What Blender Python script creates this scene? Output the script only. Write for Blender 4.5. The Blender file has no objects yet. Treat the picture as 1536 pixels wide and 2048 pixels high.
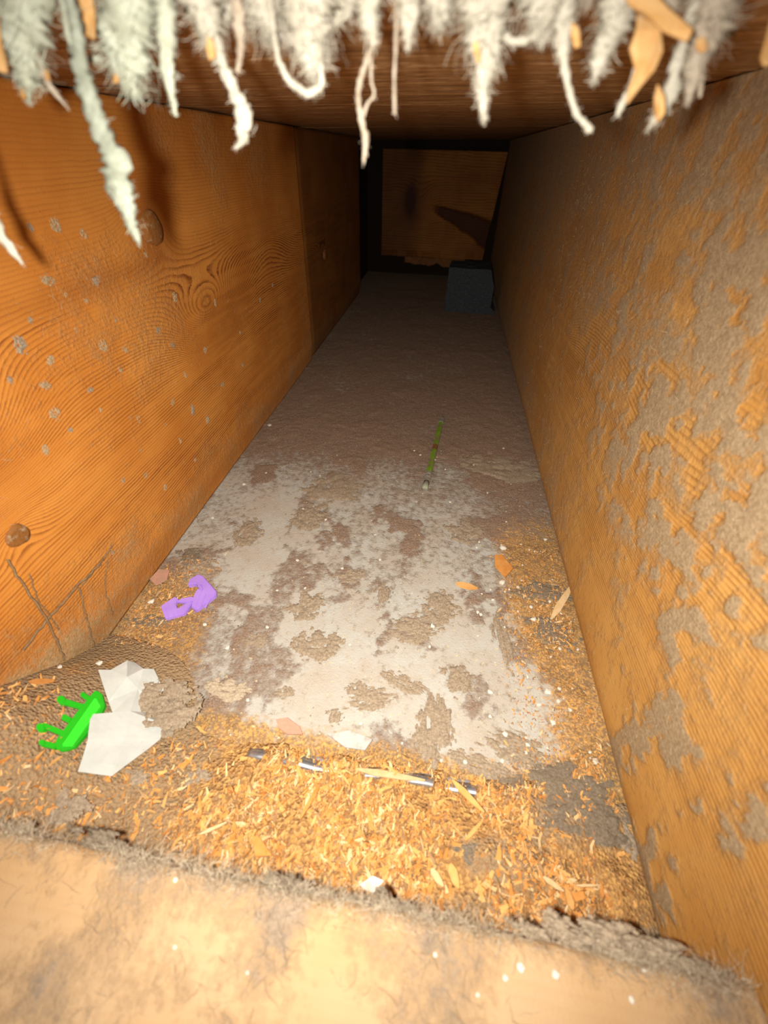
import bpy, bmesh, math, random
import numpy as np
from mathutils import Vector, Matrix

# ------------------------------------------------------------------ camera
EYE = 0.295                        # lens height above the bay floor (metres)
F_PX = 840.15
X_AX = np.array([0.99104133, 0.1023199, -0.08583546])     # bay axes seen from the lens
Y_AX = np.array([0.13177472, -0.64453077, 0.75313711])
D_AX = np.array([-0.02173732, 0.75770095, 0.6522398])
M = np.array([X_AX, Y_AX, -D_AX])
sc = bpy.context.scene
C = sc.collection
cam_d = bpy.data.cameras.new('camera')
cam = bpy.data.objects.new('camera', cam_d)
C.objects.link(cam)
_r, _u, _b = M @ np.array([1., 0, 0]), M @ np.array([0, -1., 0]), M @ np.array([0, 0, -1.])
cam.matrix_world = Matrix(((_r[0], _u[0], _b[0], 0), (_r[1], _u[1], _b[1], 0), (_r[2], _u[2], _b[2], EYE), (0, 0, 0, 1)))
cam_d.sensor_fit = 'VERTICAL'
cam_d.sensor_height = 36
cam_d.sensor_width = 27
cam_d.lens = F_PX / 2048 * 36
cam_d.clip_start = 0.005
cam_d.clip_end = 50
cam_d.dof.use_dof = True
cam_d.dof.focus_distance = 0.42
cam_d.dof.aperture_fstop = 7.5
sc.camera = cam

# ------------------------------------------------------------------ world, lamps, exposure
w = bpy.data.worlds.new('world')
sc.world = w
w.use_nodes = True
w.node_tree.nodes['Background'].inputs[0].default_value = (1.0, 0.93, 0.85, 1)
w.node_tree.nodes['Background'].inputs[1].default_value = 0.05
fl_d = bpy.data.lights.new('phone_flash', 'SPOT')           # the phone's flash, beside the lens
fl_d.energy = 9.0
fl_d.color = (1.0, 0.95, 0.86)
fl_d.spot_size = math.radians(140)
fl_d.spot_blend = 1.0
fl_d.shadow_soft_size = 0.0035
flash = bpy.data.objects.new('phone_flash', fl_d)
flash.matrix_world = cam.matrix_world @ Matrix.Rotation(math.radians(-3), 4, 'X')
flash.location = (-0.015, -0.004, EYE + 0.002)
C.objects.link(flash)
sc.view_settings.view_transform = 'Standard'
sc.view_settings.look = 'None'
sc.view_settings.gamma = 1
sc.view_settings.use_curve_mapping = False
sc.view_settings.exposure = 0.32
sc.cycles.max_bounces = 6
sc.cycles.diffuse_bounces = 4
sc.cycles.use_denoising = True

# ------------------------------------------------------------------ helpers
rng = np.random.default_rng(7)
random.seed(7)


def ray(px, py):
    return M @ np.array([px - 768, py - 1024, F_PX])


def on_x(px, py, x):
    r = ray(px, py)
    t = x / r[0]
    return np.array([x, r[1] * t, EYE + r[2] * t])


def on_y(px, py, y):
    r = ray(px, py)
    t = y / r[1]
    return np.array([r[0] * t, y, EYE + r[2] * t])


def on_z(px, py, z=0.0):
    r = ray(px, py)
    t = (z - EYE) / r[2]
    return np.array([r[0] * t, r[1] * t, z])


_lat = {}


def vnoise(x, y, seed=0):
    if seed not in _lat:
        _lat[seed] = np.random.default_rng(1000 + seed).random((256, 256))
    L = _lat[seed]
    x = np.asarray(x, float) + 37.3
    y = np.asarray(y, float) + 91.7
    xi, yi = np.floor(x).astype(int), np.floor(y).astype(int)
    fx, fy = x - xi, y - yi
    fx, fy = fx * fx * (3 - 2 * fx), fy * fy * (3 - 2 * fy)
    a, b = L[xi % 256, yi % 256], L[(xi + 1) % 256, yi % 256]
    c, d = L[xi % 256, (yi + 1) % 256], L[(xi + 1) % 256, (yi + 1) % 256]
    return (a * (1 - fx) + b * fx) * (1 - fy) + (c * (1 - fx) + d * fx) * fy


def fbm(x, y, seed=0, octv=4):
    s, a, t = 0, 1.0, 0
    for k in range(octv):
        s = s + a * vnoise(np.asarray(x) * 2 ** k, np.asarray(y) * 2 ** k, seed + k)
        t += a
        a *= 0.55
    return s / t


def sm(v):
    v = np.clip(v, 0, 1)
    return v * v * (3 - 2 * v)


def ss(a, b, v):
    return sm((np.asarray(v) - a) / (b - a))


def mesh(name, verts, faces, mat, parent=None, attrs=None, smooth=True):
    me = bpy.data.meshes.new(name)
    verts = np.asarray(verts, dtype=np.float32).reshape(-1, 3)
    if isinstance(faces, np.ndarray):
        n, k = faces.shape
        me.vertices.add(len(verts))
        me.vertices.foreach_set('co', verts.ravel())
        me.loops.add(n * k)
        me.loops.foreach_set('vertex_index', faces.astype(np.int32).ravel())
        me.polygons.add(n)
        me.polygons.foreach_set('loop_start', np.arange(0, n * k, k, dtype=np.int32))
        me.update(calc_edges=True)
        me.validate()
    else:
        me.from_pydata([tuple(map(float, v)) for v in verts], [], [tuple(f) for f in faces])
        me.update()
    for m in (mat if isinstance(mat, (list, tuple)) else [mat]):
        me.materials.append(m)
    for k, v in (attrs or {}).items():
        a = me.attributes.new(k, 'FLOAT', 'POINT')
        a.data.foreach_set('value', np.asarray(v, dtype=np.float32))
    if smooth:
        me.polygons.foreach_set('use_smooth', np.ones(len(me.polygons), dtype=bool))
    o = bpy.data.objects.new(name, me)
    C.objects.link(o)
    if parent is not None:
        o.parent = parent
    return o


def tag(o, label=None, cat=None, group=None, kind=None):
    if label:
        o['label'] = label
    if cat:
        o['category'] = cat
    if group:
        o['group'] = group
    if kind:
        o['kind'] = kind
    return o


def empty(name, loc):
    o = bpy.data.objects.new(name, None)
    o.location = tuple(map(float, loc))
    o.empty_display_size = 0.01
    C.objects.link(o)
    return o


def recentre(o, loc=None):
    """put a mesh object's origin at its base"""
    me = o.data
    n = len(me.vertices)
    co = np.empty(n * 3, dtype=np.float32)
    me.vertices.foreach_get('co', co)
    co = co.reshape(-1, 3)
    if loc is None:
        loc = co.mean(0)
        loc[2] = co[:, 2].min()
    co -= np.asarray(loc, dtype=np.float32)
    me.vertices.foreach_set('co', co.ravel())
    me.update()
    o.location = tuple(map(float, loc))
    return o


def grid(us, vs):
    U, V = np.meshgrid(us, vs, indexing='ij')
    nu, nv = U.shape
    i = np.arange(nu * nv).reshape(nu, nv)
    f = np.stack([i[:-1, :-1], i[1:, :-1], i[1:, 1:], i[:-1, 1:]], -1).reshape(-1, 4)
    return U.ravel(), V.ravel(), f, i


def shell(P, f, idx, push):
    """close a grid into a slab: back vertices pushed by `push`, rim walls and back faces on the coarse border"""
    n = len(P)
    rim = np.concatenate([idx[:, 0], idx[-1, 1:], idx[-2::-1, -1], idx[0, -2:0:-1]])
    B = P[rim] + np.asarray(push)
    bi = n + np.arange(len(rim))
    r2, b2 = np.roll(rim, -1), np.roll(bi, -1)
    side = np.stack([rim, bi, b2, r2], -1)
    return np.vstack([P, B]), np.vstack([f, side]), len(rim)


def box(name, lo, hi, mat, parent=None, bevel=0.0):
    bm = bmesh.new()
    bmesh.ops.create_cube(bm, size=1)
    for v in bm.verts:
        v.co = Vector([lo[k] + (v.co[k] + .5) * (hi[k] - lo[k]) for k in range(3)])
    if bevel:
        bmesh.ops.bevel(bm, geom=bm.edges[:], offset=bevel, segments=2, affect='EDGES', profile=.5)
    me = bpy.data.meshes.new(name)
    bm.to_mesh(me)
    bm.free()
    me.materials.append(mat)
    o = bpy.data.objects.new(name, me)
    C.objects.link(o)
    if parent is not None:
        o.parent = parent
    return o


# ------------------------------------------------------------------ materials
class NT:
    def __init__(s, name, rough=.9, spec=.15):
        s.m = bpy.data.materials.new(name)
        s.m.use_nodes = True
        s.t = s.m.node_tree
        s.b = s.t.nodes['Principled BSDF']
        s.b.inputs['Roughness'].default_value = rough
        s.b.inputs['Specular IOR Level'].default_value = spec
        s._co = None

    def n(s, kind, **kw):
        nd = s.t.nodes.new('ShaderNode' + kind)
        for k, v in kw.items():
            setattr(nd, k, v)
        return nd

    def put(s, sock, v):
        if isinstance(v, bpy.types.NodeSocket):
            s.t.links.new(v, sock)
        elif v is not None:
            if sock.type == 'RGBA' and not isinstance(v, (int, float)) and len(v) == 3:
                v = (*v, 1)
            sock.default_value = v

    def math(s, op, a, b=None, c=None, clamp=False):
        nd = s.n('Math', operation=op, use_clamp=clamp)
        for k, v in enumerate((a, b, c)):
            if v is not None:
                s.put(nd.inputs[k], v)
        return nd.outputs[0]

    def attr(s, name):
        return s.n('Attribute', attribute_name=name).outputs['Fac']

    def co(s):
        if s._co is None:
            s._co = s.n('TexCoord').outputs['Object']
        return s._co

    def mapped(s, scale, src=None):
        nd = s.n('Mapping')
        s.put(nd.inputs[0], src or s.co())
        nd.inputs['Scale'].default_value = scale
        return nd.outputs[0]

    def noise(s, scale, detail=3, vec=None, rough=.6, out='Fac'):
        nd = s.n('TexNoise')
        s.put(nd.inputs['Vector'], vec or s.co())
        nd.inputs['Scale'].default_value = scale
        nd.inputs['Detail'].default_value = detail
        nd.inputs['Roughness'].default_value = rough
        return nd.outputs[out]

    def step(s, v, a, b):
        nd = s.n('MapRange', interpolation_type='SMOOTHSTEP')
        s.put(nd.inputs[0], v)
        nd.inputs[1].default_value = a
        nd.inputs[2].default_value = b
        return nd.outputs[0]

    def mix(s, f, a, b, blend='MIX'):
        nd = s.n('Mix', data_type='RGBA', blend_type=blend)
        s.put(nd.inputs[0], f)
        s.put(nd.inputs[6], a)
        s.put(nd.inputs[7], b)
        return nd.outputs[2]

    def ramp(s, f, stops):
        nd = s.n('ValToRGB')
        s.put(nd.inputs[0], f)
        e = nd.color_ramp.elements
        while len(e) < len(stops):
            e.new(.5)
        for k, (p, c) in enumerate(stops):
            e[k].position = p
            e[k].color = (*c, 1) if not isinstance(c, (int, float)) else (c, c, c, 1)
        return nd.outputs[0]

    def bump(s, h, dist, strength=1.0, prev=None):
        nd = s.n('Bump')
        nd.inputs['Strength'].default_value = strength
        nd.inputs['Distance'].default_value = dist
        s.put(nd.inputs['Height'], h)
        if prev is not None:
            s.put(nd.inputs['Normal'], prev)
        return nd.outputs[0]

    def done(s, col, normal=None):
        s.put(s.b.inputs['Base Color'], col)
        if normal is not None:
            s.put(s.b.inputs['Normal'], normal)
        return s.m


def wood_mat(name, light, mid, dark, dust_a, dust_b, grain_axis=1, ring_k=1.0):
    """joist wood: attribute 'ring' counts growth rings, 'dust' is the thickness of the dust film, 'tone' a stain"""
    t = NT(name, .72, .25)
    st = [1, 1, 1]
    st[grain_axis] = .06
    fine = t.noise(900, 2, t.mapped(st))
    wav = t.noise(30, 3)
    ring = t.math('ADD', t.attr('ring'), t.math('MULTIPLY', wav, .9))
    ring = t.math('ADD', ring, t.math('MULTIPLY', fine, .35))
    fr = t.math('FRACT', ring)
    prof = t.ramp(fr, [(0, .0), (.45, .12), (.78, .9), (.9, 1.0), (1.0, .0)])
    broken = t.step(t.noise(160, 3, t.mapped(st)), .36, .6)
    amt = t.math('MULTIPLY', prof, t.math('ADD', t.math('MULTIPLY', broken, .55), .4))
    amt = t.math('MULTIPLY', amt, t.attr('line'))
    base = t.mix(t.step(t.noise(14, 3), .3, .7), light, mid)
    base = t.mix(t.attr('tone'), base, dark)
    col = t.mix(amt, base, dark)
    col = t.mix(t.math('MULTIPLY', t.step(fine, .5, .8), .3), col, mid)
    # dust film: thickness attribute broken up by finer noise
    dn = t.noise(260, 5, rough=.7)
    dn2 = t.noise(90, 4)
    d = t.math('ADD', t.attr('dust'), t.math('MULTIPLY', t.math('SUBTRACT', dn, .5), 1.15))
    d = t.math('ADD', d, t.math('MULTIPLY', t.math('SUBTRACT', dn2, .5), .35))
    df = t.step(d, .2, .9)
    dcol = t.mix(t.step(t.noise(420, 5, rough=.75), .36, .66), dust_a, dust_b)
    dcol = t.mix(t.math('MULTIPLY', t.step(t.noise(900, 3, rough=.7), .56, .72), .55), dcol, tuple(x * .45 for x in dust_a))
    dcol = t.mix(t.step(d, 1.0, .5), dcol, t.mix(.55, dcol, mid))
    col = t.mix(t.math('MULTIPLY', df, .93), col, dcol)
    b1 = t.bump(amt, .0004, .35)
    dn3 = t.noise(650, 4, rough=.75)
    b2 = t.bump(t.math('MULTIPLY', df, t.math('ADD', t.math('MULTIPLY', dn3, 1.3), .4)), .0010, .75, b1)
    b3 = t.bump(t.noise(1200, 2), .0005, .45, b2)
    return t.done(col, b3)


def plain(name, col, col2=None, scale=200, rough=.8, spec=.2, bump=.0003, dusty=None, dust_lo=.5, dust_hi=.7, dust_scale=120, metal=0.0, world=False):
    t = NT(name, rough, spec)
    if world:
        t._co = t.n('NewGeometry').outputs['Position']
    n = t.noise(scale, 4)
    c = t.mix(t.step(n, .3, .7), col, col2 or tuple(x * .75 for x in col))
    if dusty:
        c = t.mix(t.step(t.noise(dust_scale, 5, rough=.7), dust_lo, dust_hi), c, dusty)
    t.b.inputs['Metallic'].default_value = metal
    return t.done(c, t.bump(n, bump, .6))


DUST_A, DUST_B = (.27, .205, .135), (.43, .35, .25)
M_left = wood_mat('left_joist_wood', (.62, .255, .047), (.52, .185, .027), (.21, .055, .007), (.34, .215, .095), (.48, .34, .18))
M_left_far = wood_mat('far_joist_wood_shaded', (.30, .12, .02), (.23, .08, .012), (.09, .027, .004), (.19, .12, .052), (.27, .18, .09))  # left joist colours scaled down: dimmer light at the far end painted in
M_right = wood_mat('right_joist_wood', (.52, .28, .078), (.45, .215, .048), (.25, .10, .019), (.27, .19, .108), (.41, .305, .185))
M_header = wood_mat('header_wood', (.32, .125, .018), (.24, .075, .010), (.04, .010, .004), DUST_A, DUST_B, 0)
M_plate = wood_mat('sill_wood', (.40, .265, .145), (.37, .225, .105), (.28, .14, .055), (.19, .145, .105), (.29, .215, .15), 0)
M_void = plain('void_shade', (.022, .013, .008), rough=1)  # near black: the darkness behind the far gaps put into the colour
M_knot = None


def knot_mat():
    t = NT('knot_wood', .7, .2)
    n = t.noise(300, 4)
    c = t.mix(n, (.30, .12, .025), (.13, .045, .012))
    c = t.mix(t.step(t.noise(250, 4), .5, .75), c, (.33, .24, .14))
    return t.done(c, t.bump(n, .0008, .8))


def ceiling_mat():
    t = NT('subfloor_underside', .85, .15)
    v = t.mapped((.05, 1, 1))
    a = t.noise(260, 4, v)
    b = t.noise(1100, 3, v)
    c = t.mix(t.step(a, .3, .72), (.22, .105, .034), (.42, .225, .085))
    c = t.mix(t.step(b, .55, .70), c, (.70, .48, .26))
    c = t.mix(t.step(b, .42, .30), c, (.09, .035, .012))
    h = t.math('ADD', t.math('MULTIPLY', a, .6), t.math('MULTIPLY', b, .5))
    return t.done(c, t.bump(h, .0022, .9))


def floor_mat():
    t = NT('dusty_board', .95, .1)
    fine = t.noise(700, 4, rough=.7)
    med = t.noise(150, 5, rough=.65)
    big = t.noise(25, 4)
    sheet = t.mix(t.step(big, .3, .7), (.45, .44, .395), (.42, .365, .30))
    sheet = t.mix(t.step(med, .45, .8), sheet, (.40, .34, .265))
    d = t.math('ADD', t.attr('dust'), t.math('MULTIPLY', t.math('SUBTRACT', med, .5), 1.3))
    d = t.math('ADD', d, t.math('MULTIPLY', t.math('SUBTRACT', fine, .5), .55))
    df = t.step(d, .2, .85)
    dcol = t.mix(t.step(fine, .35, .7), (.195, .125, .085), (.35, .25, .178))
    col = t.mix(df, sheet, dcol)
    # sawdust tint
    s = t.math('ADD', t.attr('saw'), t.math('MULTIPLY', t.math('SUBTRACT', t.noise(220, 4), .5), 1.1))
    scol = t.mix(t.step(t.noise(600, 3), .4, .65), (.27, .17, .09), (.60, .33, .10))
    col = t.mix(t.step(s, .3, .8), col, scol)
    specks = t.step(t.noise(420, 1), .70, .74)
    col = t.mix(specks, col, (.62, .48, .28))
    sp2 = t.step(t.noise(300, 2, t.mapped((1.3, 1, 1))), .70, .75)
    col = t.mix(sp2, col, (.20, .14, .09))
    h = t.math('ADD', t.math('MULTIPLY', fine, .5), t.math('MULTIPLY', df, med))
    return t.done(col, t.bump(h, .0016, .9))


def bed_mat():
    t = NT('sawdust', .95, .1)
    a = t.noise(330, 4, rough=.7)
    v = t.n('TexVoronoi')
    t.put(v.inputs['Vector'], t.co())
    v.inputs['Scale'].default_value = 520
    cell = v.outputs['Color']
    sep = t.n('SeparateColor')
    t.put(sep.inputs[0], cell)
    c = t.mix(t.step(sep.outputs[0], .2, .9), (.32, .17, .065), (.55, .31, .105))
    c = t.mix(t.step(a, .55, .75), c, (.24, .13, .06))
    d = t.math('ADD', t.attr('dust'), t.math('MULTIPLY', t.math('SUBTRACT', t.noise(120, 5), .5), 1.2))
    d = t.math('ADD', d, t.math('MULTIPLY', t.math('SUBTRACT', a, .5), .4))
    dc = t.mix(t.noise(700, 3), (.24, .155, .08), (.38, .26, .15))
    c = t.mix(t.step(d, .3, .75), c, dc)
    return t.done(c, t.bump(t.math('ADD', a, v.outputs['Distance']), .002, .8))


M_ceil, M_floor, M_bed, M_knot = ceiling_mat(), floor_mat(), bed_mat(), knot_mat()
M_lint = plain('grey_lint', (.37, .29, .205), (.23, .175, .12), 700, .98, .05, .0015, world=True)
M_lint_dark = plain('dark_lint', (.235, .185, .13), (.15, .115, .08), 700, .98, .05, .0015, world=True)
M_lint_tan = plain('tan_lint', (.42, .30, .175), (.31, .215, .12), 700, .98, .05, .0012, world=True)
M_lint_pale = plain('pale_lint', (.47, .385, .28), (.34, .27, .185), 700, .98, .05, .0012, world=True)
M_fibre = plain('white_fibre', (.33, .305, .25), (.24, .215, .165), 160, .95, .05, .0006)
M_fibre_green = plain('greenish_fibre', (.32, .33, .265), (.24, .245, .185), 160, .95, .05, .0006)
M_fibre_warm = plain('beige_fibre', (.285, .24, .185), (.20, .155, .11), 160, .95, .05, .0006)
M_fibre_rope = plain('mint_grey_fibre', (.19, .20, .16), (.12, .125, .095), 240, .95, .05, .0012)
M_shave = [plain('shaving_gold', (.66, .37, .135), (.56, .28, .08), 150, .8, .15),
           plain('shaving_pale', (.64, .46, .26), (.58, .39, .18), 150, .8, .15),
           plain('shaving_orange', (.60, .28, .08), (.50, .20, .045), 150, .8, .15),
           plain('shaving_brown', (.34, .20, .095), (.25, .14, .06), 150, .8, .15)]
M_splinter = plain('splintered_wood', (.42, .255, .11), (.36, .185, .055), 200, .75, .2)
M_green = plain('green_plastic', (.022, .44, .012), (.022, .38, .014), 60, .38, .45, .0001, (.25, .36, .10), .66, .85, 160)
M_green_lit = plain('green_plastic_lit', (.05, .74, .03), (.04, .66, .03), 60, .38, .45, .0001)  # brighter than the body, so the groove shade sits in the colours
M_purple = plain('purple_plastic', (.42, .25, .74), (.37, .21, .68), 60, .45, .4, .0001, (.42, .30, .42), .62, .85, 150)
M_paper = plain('white_paper', (.50, .51, .48), (.43, .44, .41), 60, .75, .2, .0003, (.42, .36, .27), .62, .8, 130)
M_crumb = plain('plaster_crumb', (.74, .70, .62), (.62, .56, .46), 300, .9, .1)
M_flake = plain('pale_flake', (.44, .44, .41), (.38, .37, .34), 200, .9, .1, .0004, (.32, .26, .20), .55, .75, 200)
M_pink = plain('pink_flake', (.50, .27, .19), (.42, .22, .15), 200, .9, .1, .0004, (.38, .27, .19), .5, .7, 200)
M_metal = plain('zinc_metal', (.55, .57, .60), (.40, .42, .45), 200, .35, .5, .0002, (.30, .22, .14), .6, .75, 150, metal=.85)
M_block = plain('charcoal_foam', (.065, .078, .085), (.028, .034, .037), 420, .95, .1, .002, (.14, .15, .145), .7, .8, 330)
M_pencil = plain('green_paint', (.17, .30, .022), (.13, .23, .02), 120, .5, .35, .0001, (.20, .155, .085), .5, .62, 110)
M_band = plain('brown_band', (.20, .085, .03), (.15, .07, .03), 150, .6, .2)
M_ferrule = plain('dull_ferrule', (.55, .53, .48), (.40, .37, .31), 300, .4, .4, .0002, (.25, .19, .13), .55, .7, 200, metal=.6)
M_eraser = plain('grey_eraser', (.33, .34, .25), (.24, .24, .18), 250, .9, .1)
M_web = plain('dusty_web', (.25, .165, .085), (.18, .11, .06), 300, .95, .05)

# ------------------------------------------------------------------ setting: surfaces of the joist bay
X_RIGHT = 0.141
Y_END = 1.50


def left_x(y):
    return -0.2312 + 0.0105 * np.asarray(y)


def ceil_z(x, y):
    return EYE + .0295 + .022 * np.asarray(x) - .004 * np.asarray(y)


def bed_h(x, y):
    """height of the sawdust heap above the bay floor"""
    x, y = np.asarray(x, float), np.asarray(y, float)
    h = .010 * ss(.098, .05, y) + .006 * ss(.05, .015, y)
    h = h * (1 - .6 * ss(.06, .135, x))
    mound = .074 * ss(.172, .05, y) * np.exp(-((x + .232) / .055) ** 2)
    h = h + .006 * (fbm(x * 45, y * 45, 3, 3) - .5) * ss(.11, .08, y)
    h = h + .0035 * np.exp(-((x - .105) / .022) ** 2 - ((y - .085) / .02) ** 2)
    h = h + .0062 * np.exp(-((y - .0895) / .006) ** 2) * ss(.47, .56, fbm(x * 42, x * 0 + 3.3, 7, 3)) * ss(.10, .06, np.abs(x))
    edge = .100 + .012 * (fbm(x * 30, y * 0, 5, 3) - .5) 
    return h * ss(edge + .01, edge - .006, y) + np.maximum(mound - .0012, 0) - .0012 * ss(edge - .004, edge + .006, y) * ss(.004, .001, mound)


def ground(x, y):
    return np.maximum(bed_h(x, y), 0)


def hit(px, py, lift=0.0):
    """where the sight line through a photo pixel meets the bay floor or the sawdust heap"""
    r = ray(px, py)
    z = 0.0
    for _ in range(40):
        p = on_z(px, py, z)
        z = .6 * z + .4 * (float(ground(p[0], p[1])) + lift)
    return on_z(px, py, z)


# left wall: two joist boards end to end, with growth rings drawn around their eyes and knots
def gauss(y, z, y0, z0, sy, sz):
    return np.exp(-((y - y0) / sy) ** 2 - ((z - z0) / sz) ** 2)


def left_fields(Y, Z):
    F = Z + .016 * (fbm(Y * 3.2, Z * 7, 11, 3) - .5) + .0016 * (fbm(Y * 14, Z * 25, 15, 2) - .5)
    F = F + .046 * gauss(Y, Z, .415, .172, .065, .028) + .030 * gauss(Y, Z, .870, .147, .060, .020)
    F = F + .036 * gauss(Y, Z, .150, .182, .045, .036) - .022 * gauss(Y, Z, .60, .205, .08, .03)
    F = F - .02 * gauss(Y, Z, .360, .247, .03, .02) - .012 * gauss(Y, Z, .146, .123, .02, .014)
    ring = F * 400
    line = .30 + .70 * ss(.245, .20, Z + .05 * (fbm(Y * 9, Z * 9, 17, 3) - .5))
    line = 1.15 * line * (.35 + .65 * ss(.03, .055, Z)) * (1 - .75 * gauss(Y, Z, .29, .205, .06, .022))
    line = line * (.72 + .40 * ss(.36, .58, fbm(Y * 5, Z * 34, 19, 3)))
    tone = .75 * gauss(Y, Z, .150, .180, .018, .022) + .35 * gauss(Y, Z, .42, .172, .022, .010) + .5 * gauss(Y, Z, .872, .147, .02, .01)
    tone = tone + .30 * ss(.20, .30, Z) + .75 * gauss(Y, Z, .359, .247, .022, .022) + .35 * gauss(Y, Z, .30, .225, .12, .008)
    n = fbm(Y * 22, Z * 22, 21, 4)
    dust = .07 + .8 * (n - .5) + .05 * ss(1.3, .8, ((Y - .32) / .105) ** 2 + ((Z - .195) / .058) ** 2 + .5 * (n - .5)) + .42 * ss(.075, .02, Z + .03 * (fbm(Y * 8, Z * 8, 23, 3) - .5))
    dust = dust + .30 * gauss(Y, Z, .52, .30, .18, .05) + .22 * gauss(Y, Z, .36, .19, .11, .05) + .25 * gauss(Y, Z, .72, .10, .07, .12)
    dust = dust + .65 * gauss(Y, Z, .10, .02, .09, .055)
    return ring, line, np.clip(tone, 0, 1), np.clip(dust, 0, 1.2)


def wall_board(name, y0, y1, inset, step, mat):
    zs = np.arange(0, .3215, step)
    ys = np.linspace(y0, y1, int((y1 - y0) / step))
    Yg, Zg, f, idx = grid(ys, zs)
    ring, line, tone, dust = left_fields(Yg, Zg)
    bowed = .004 * ss(.03, 0, Zg)                     # worn bottom arris
    topz = ceil_z(left_x(Yg), Yg)
    Zr = Zg / zs[-1] * topz
    dn = fbm(Yg * 120, Zg * 120, 31, 3)
    X = left_x(Yg) - inset - bowed + .0010 * np.clip(dust - .25, 0, 1) * dn + .0015 * (fbm(Yg * 6, Zg * 6, 33, 2) - .5)
    X = X - .003 * ss(y1 - .012, y1, Yg) - .003 * ss(y0 + .012, y0, Yg)
    P, F, nb = shell(np.stack([X, Yg, Zr], -1), f, idx, (-.04, 0, 0))
    ex = lambda a: np.concatenate([a, np.zeros(nb)])
    return tag(mesh(name, P, F, mat, attrs=dict(ring=ex(ring), line=ex(line), tone=ex(tone), dust=ex(dust))), kind='structure')


wall_left = wall_board('wall_left', -.16, .757, 0, .0023, M_left)
tag(wall_left, 'orange pine joist face with knots and swirling grain on the left')
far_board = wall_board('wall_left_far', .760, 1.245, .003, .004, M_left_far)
tag(far_board, 'second joist board, shaded in its colour, at the far end of the left side')


def right_fields(Y, Z):
    F = Z + .014 * (fbm(Y * 2.6, Z * 6, 41, 3) - .5) + .0025 * (fbm(Y * 14, Z * 25, 45, 2) - .5) + .04 * (Y - .3) * .6
    F = F + .046 * gauss(Y, Z, .56, .168, .085, .032) + .02 * gauss(Y, Z, .22, .15, .09, .04)
    ring = F * 400
    line = .12 + .88 * ss(.27, .17, Z + .05 * (fbm(Y * 9, Z * 9, 47, 3) - .5))
    line = line * (.25 + .75 * ss(.04, .07, Z)) * (.45 + .55 * ss(.9, .35, Y))
    n = .62 * fbm(Y * 40, Z * 40, 51, 5) + .38 * fbm(Y * 130, Z * 130, 55, 3)
    n2 = fbm(Y * 90, Z * 90, 57, 3)
    heavy = ss(.50, .22, Y + .05 * (fbm(Y * 7, Z * 7, 53, 2) - .5)) * ss(.05, .16, Z - .05 * ss(.25, .5, Y)) * ss(.04, .15, Y)
    dust = .26 * ss(.50, .57, n) * (.25 + heavy) * 1.8 + .32 * heavy * ss(.44, .60, n2) + .29 + .5 * (n - .5)
    dust = dust + .20 * ss(.13, .22, Z) * ss(.10, .25, Y) + .26 * ss(.40, .75, Y) + .22 * ss(.09, .03, Z) * ss(.2, .35, Y) + .18 * ss(.24, .30, Z)
    dust = dust + .55 * ss(.565, .60, n) * ss(.22, .08, Y)
    tone = .22 * ss(.24, .32, Z) + .3 * ss(.60, .68, fbm(Y * 10, Z * 30, 59, 3)) * ss(.10, .16, Z)
    return ring, line, np.clip(tone, 0, 1), np.clip(dust, 0, 1.3)


def right_board():
    zs = np.concatenate([np.linspace(0, .03, 22), np.arange(.032, .3275, .0023)])
    ys = np.linspace(-.16, Y_END - .02, 700)
    Yg, Zg, f, idx = grid(ys, zs)
    ring, line, tone, dust = right_fields(Yg, Zg)
    topz = ceil_z(X_RIGHT, Yg)
    Zr = Zg / zs[-1] * topz
    u = np.clip(1 - Zg / .024, 0, 1)
    X = X_RIGHT - .008 + .014 * (1 - np.sqrt(1 - u * u * .98)) - .0008 * np.clip(dust - .3, 0, 1) * fbm(Yg * 130, Zg * 130, 61, 3)
    X = X + .0015 * (fbm(Yg * 5, Zg * 5, 63, 2) - .5)
    P, F, nb = shell(np.stack([X, Yg, Zr], -1), f[:, ::-1], idx, (.04, 0, 0))
    ex = lambda a: np.concatenate([a, np.zeros(nb)])
    o = mesh('wall_right', P, F, M_right, attrs=dict(ring=ex(ring), line=ex(line), tone=ex(tone), dust=ex(dust)))
    return tag(o, 'tan joist face on the right, crusted with grey dust', kind='structure')


wall_right = right_board()


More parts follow.
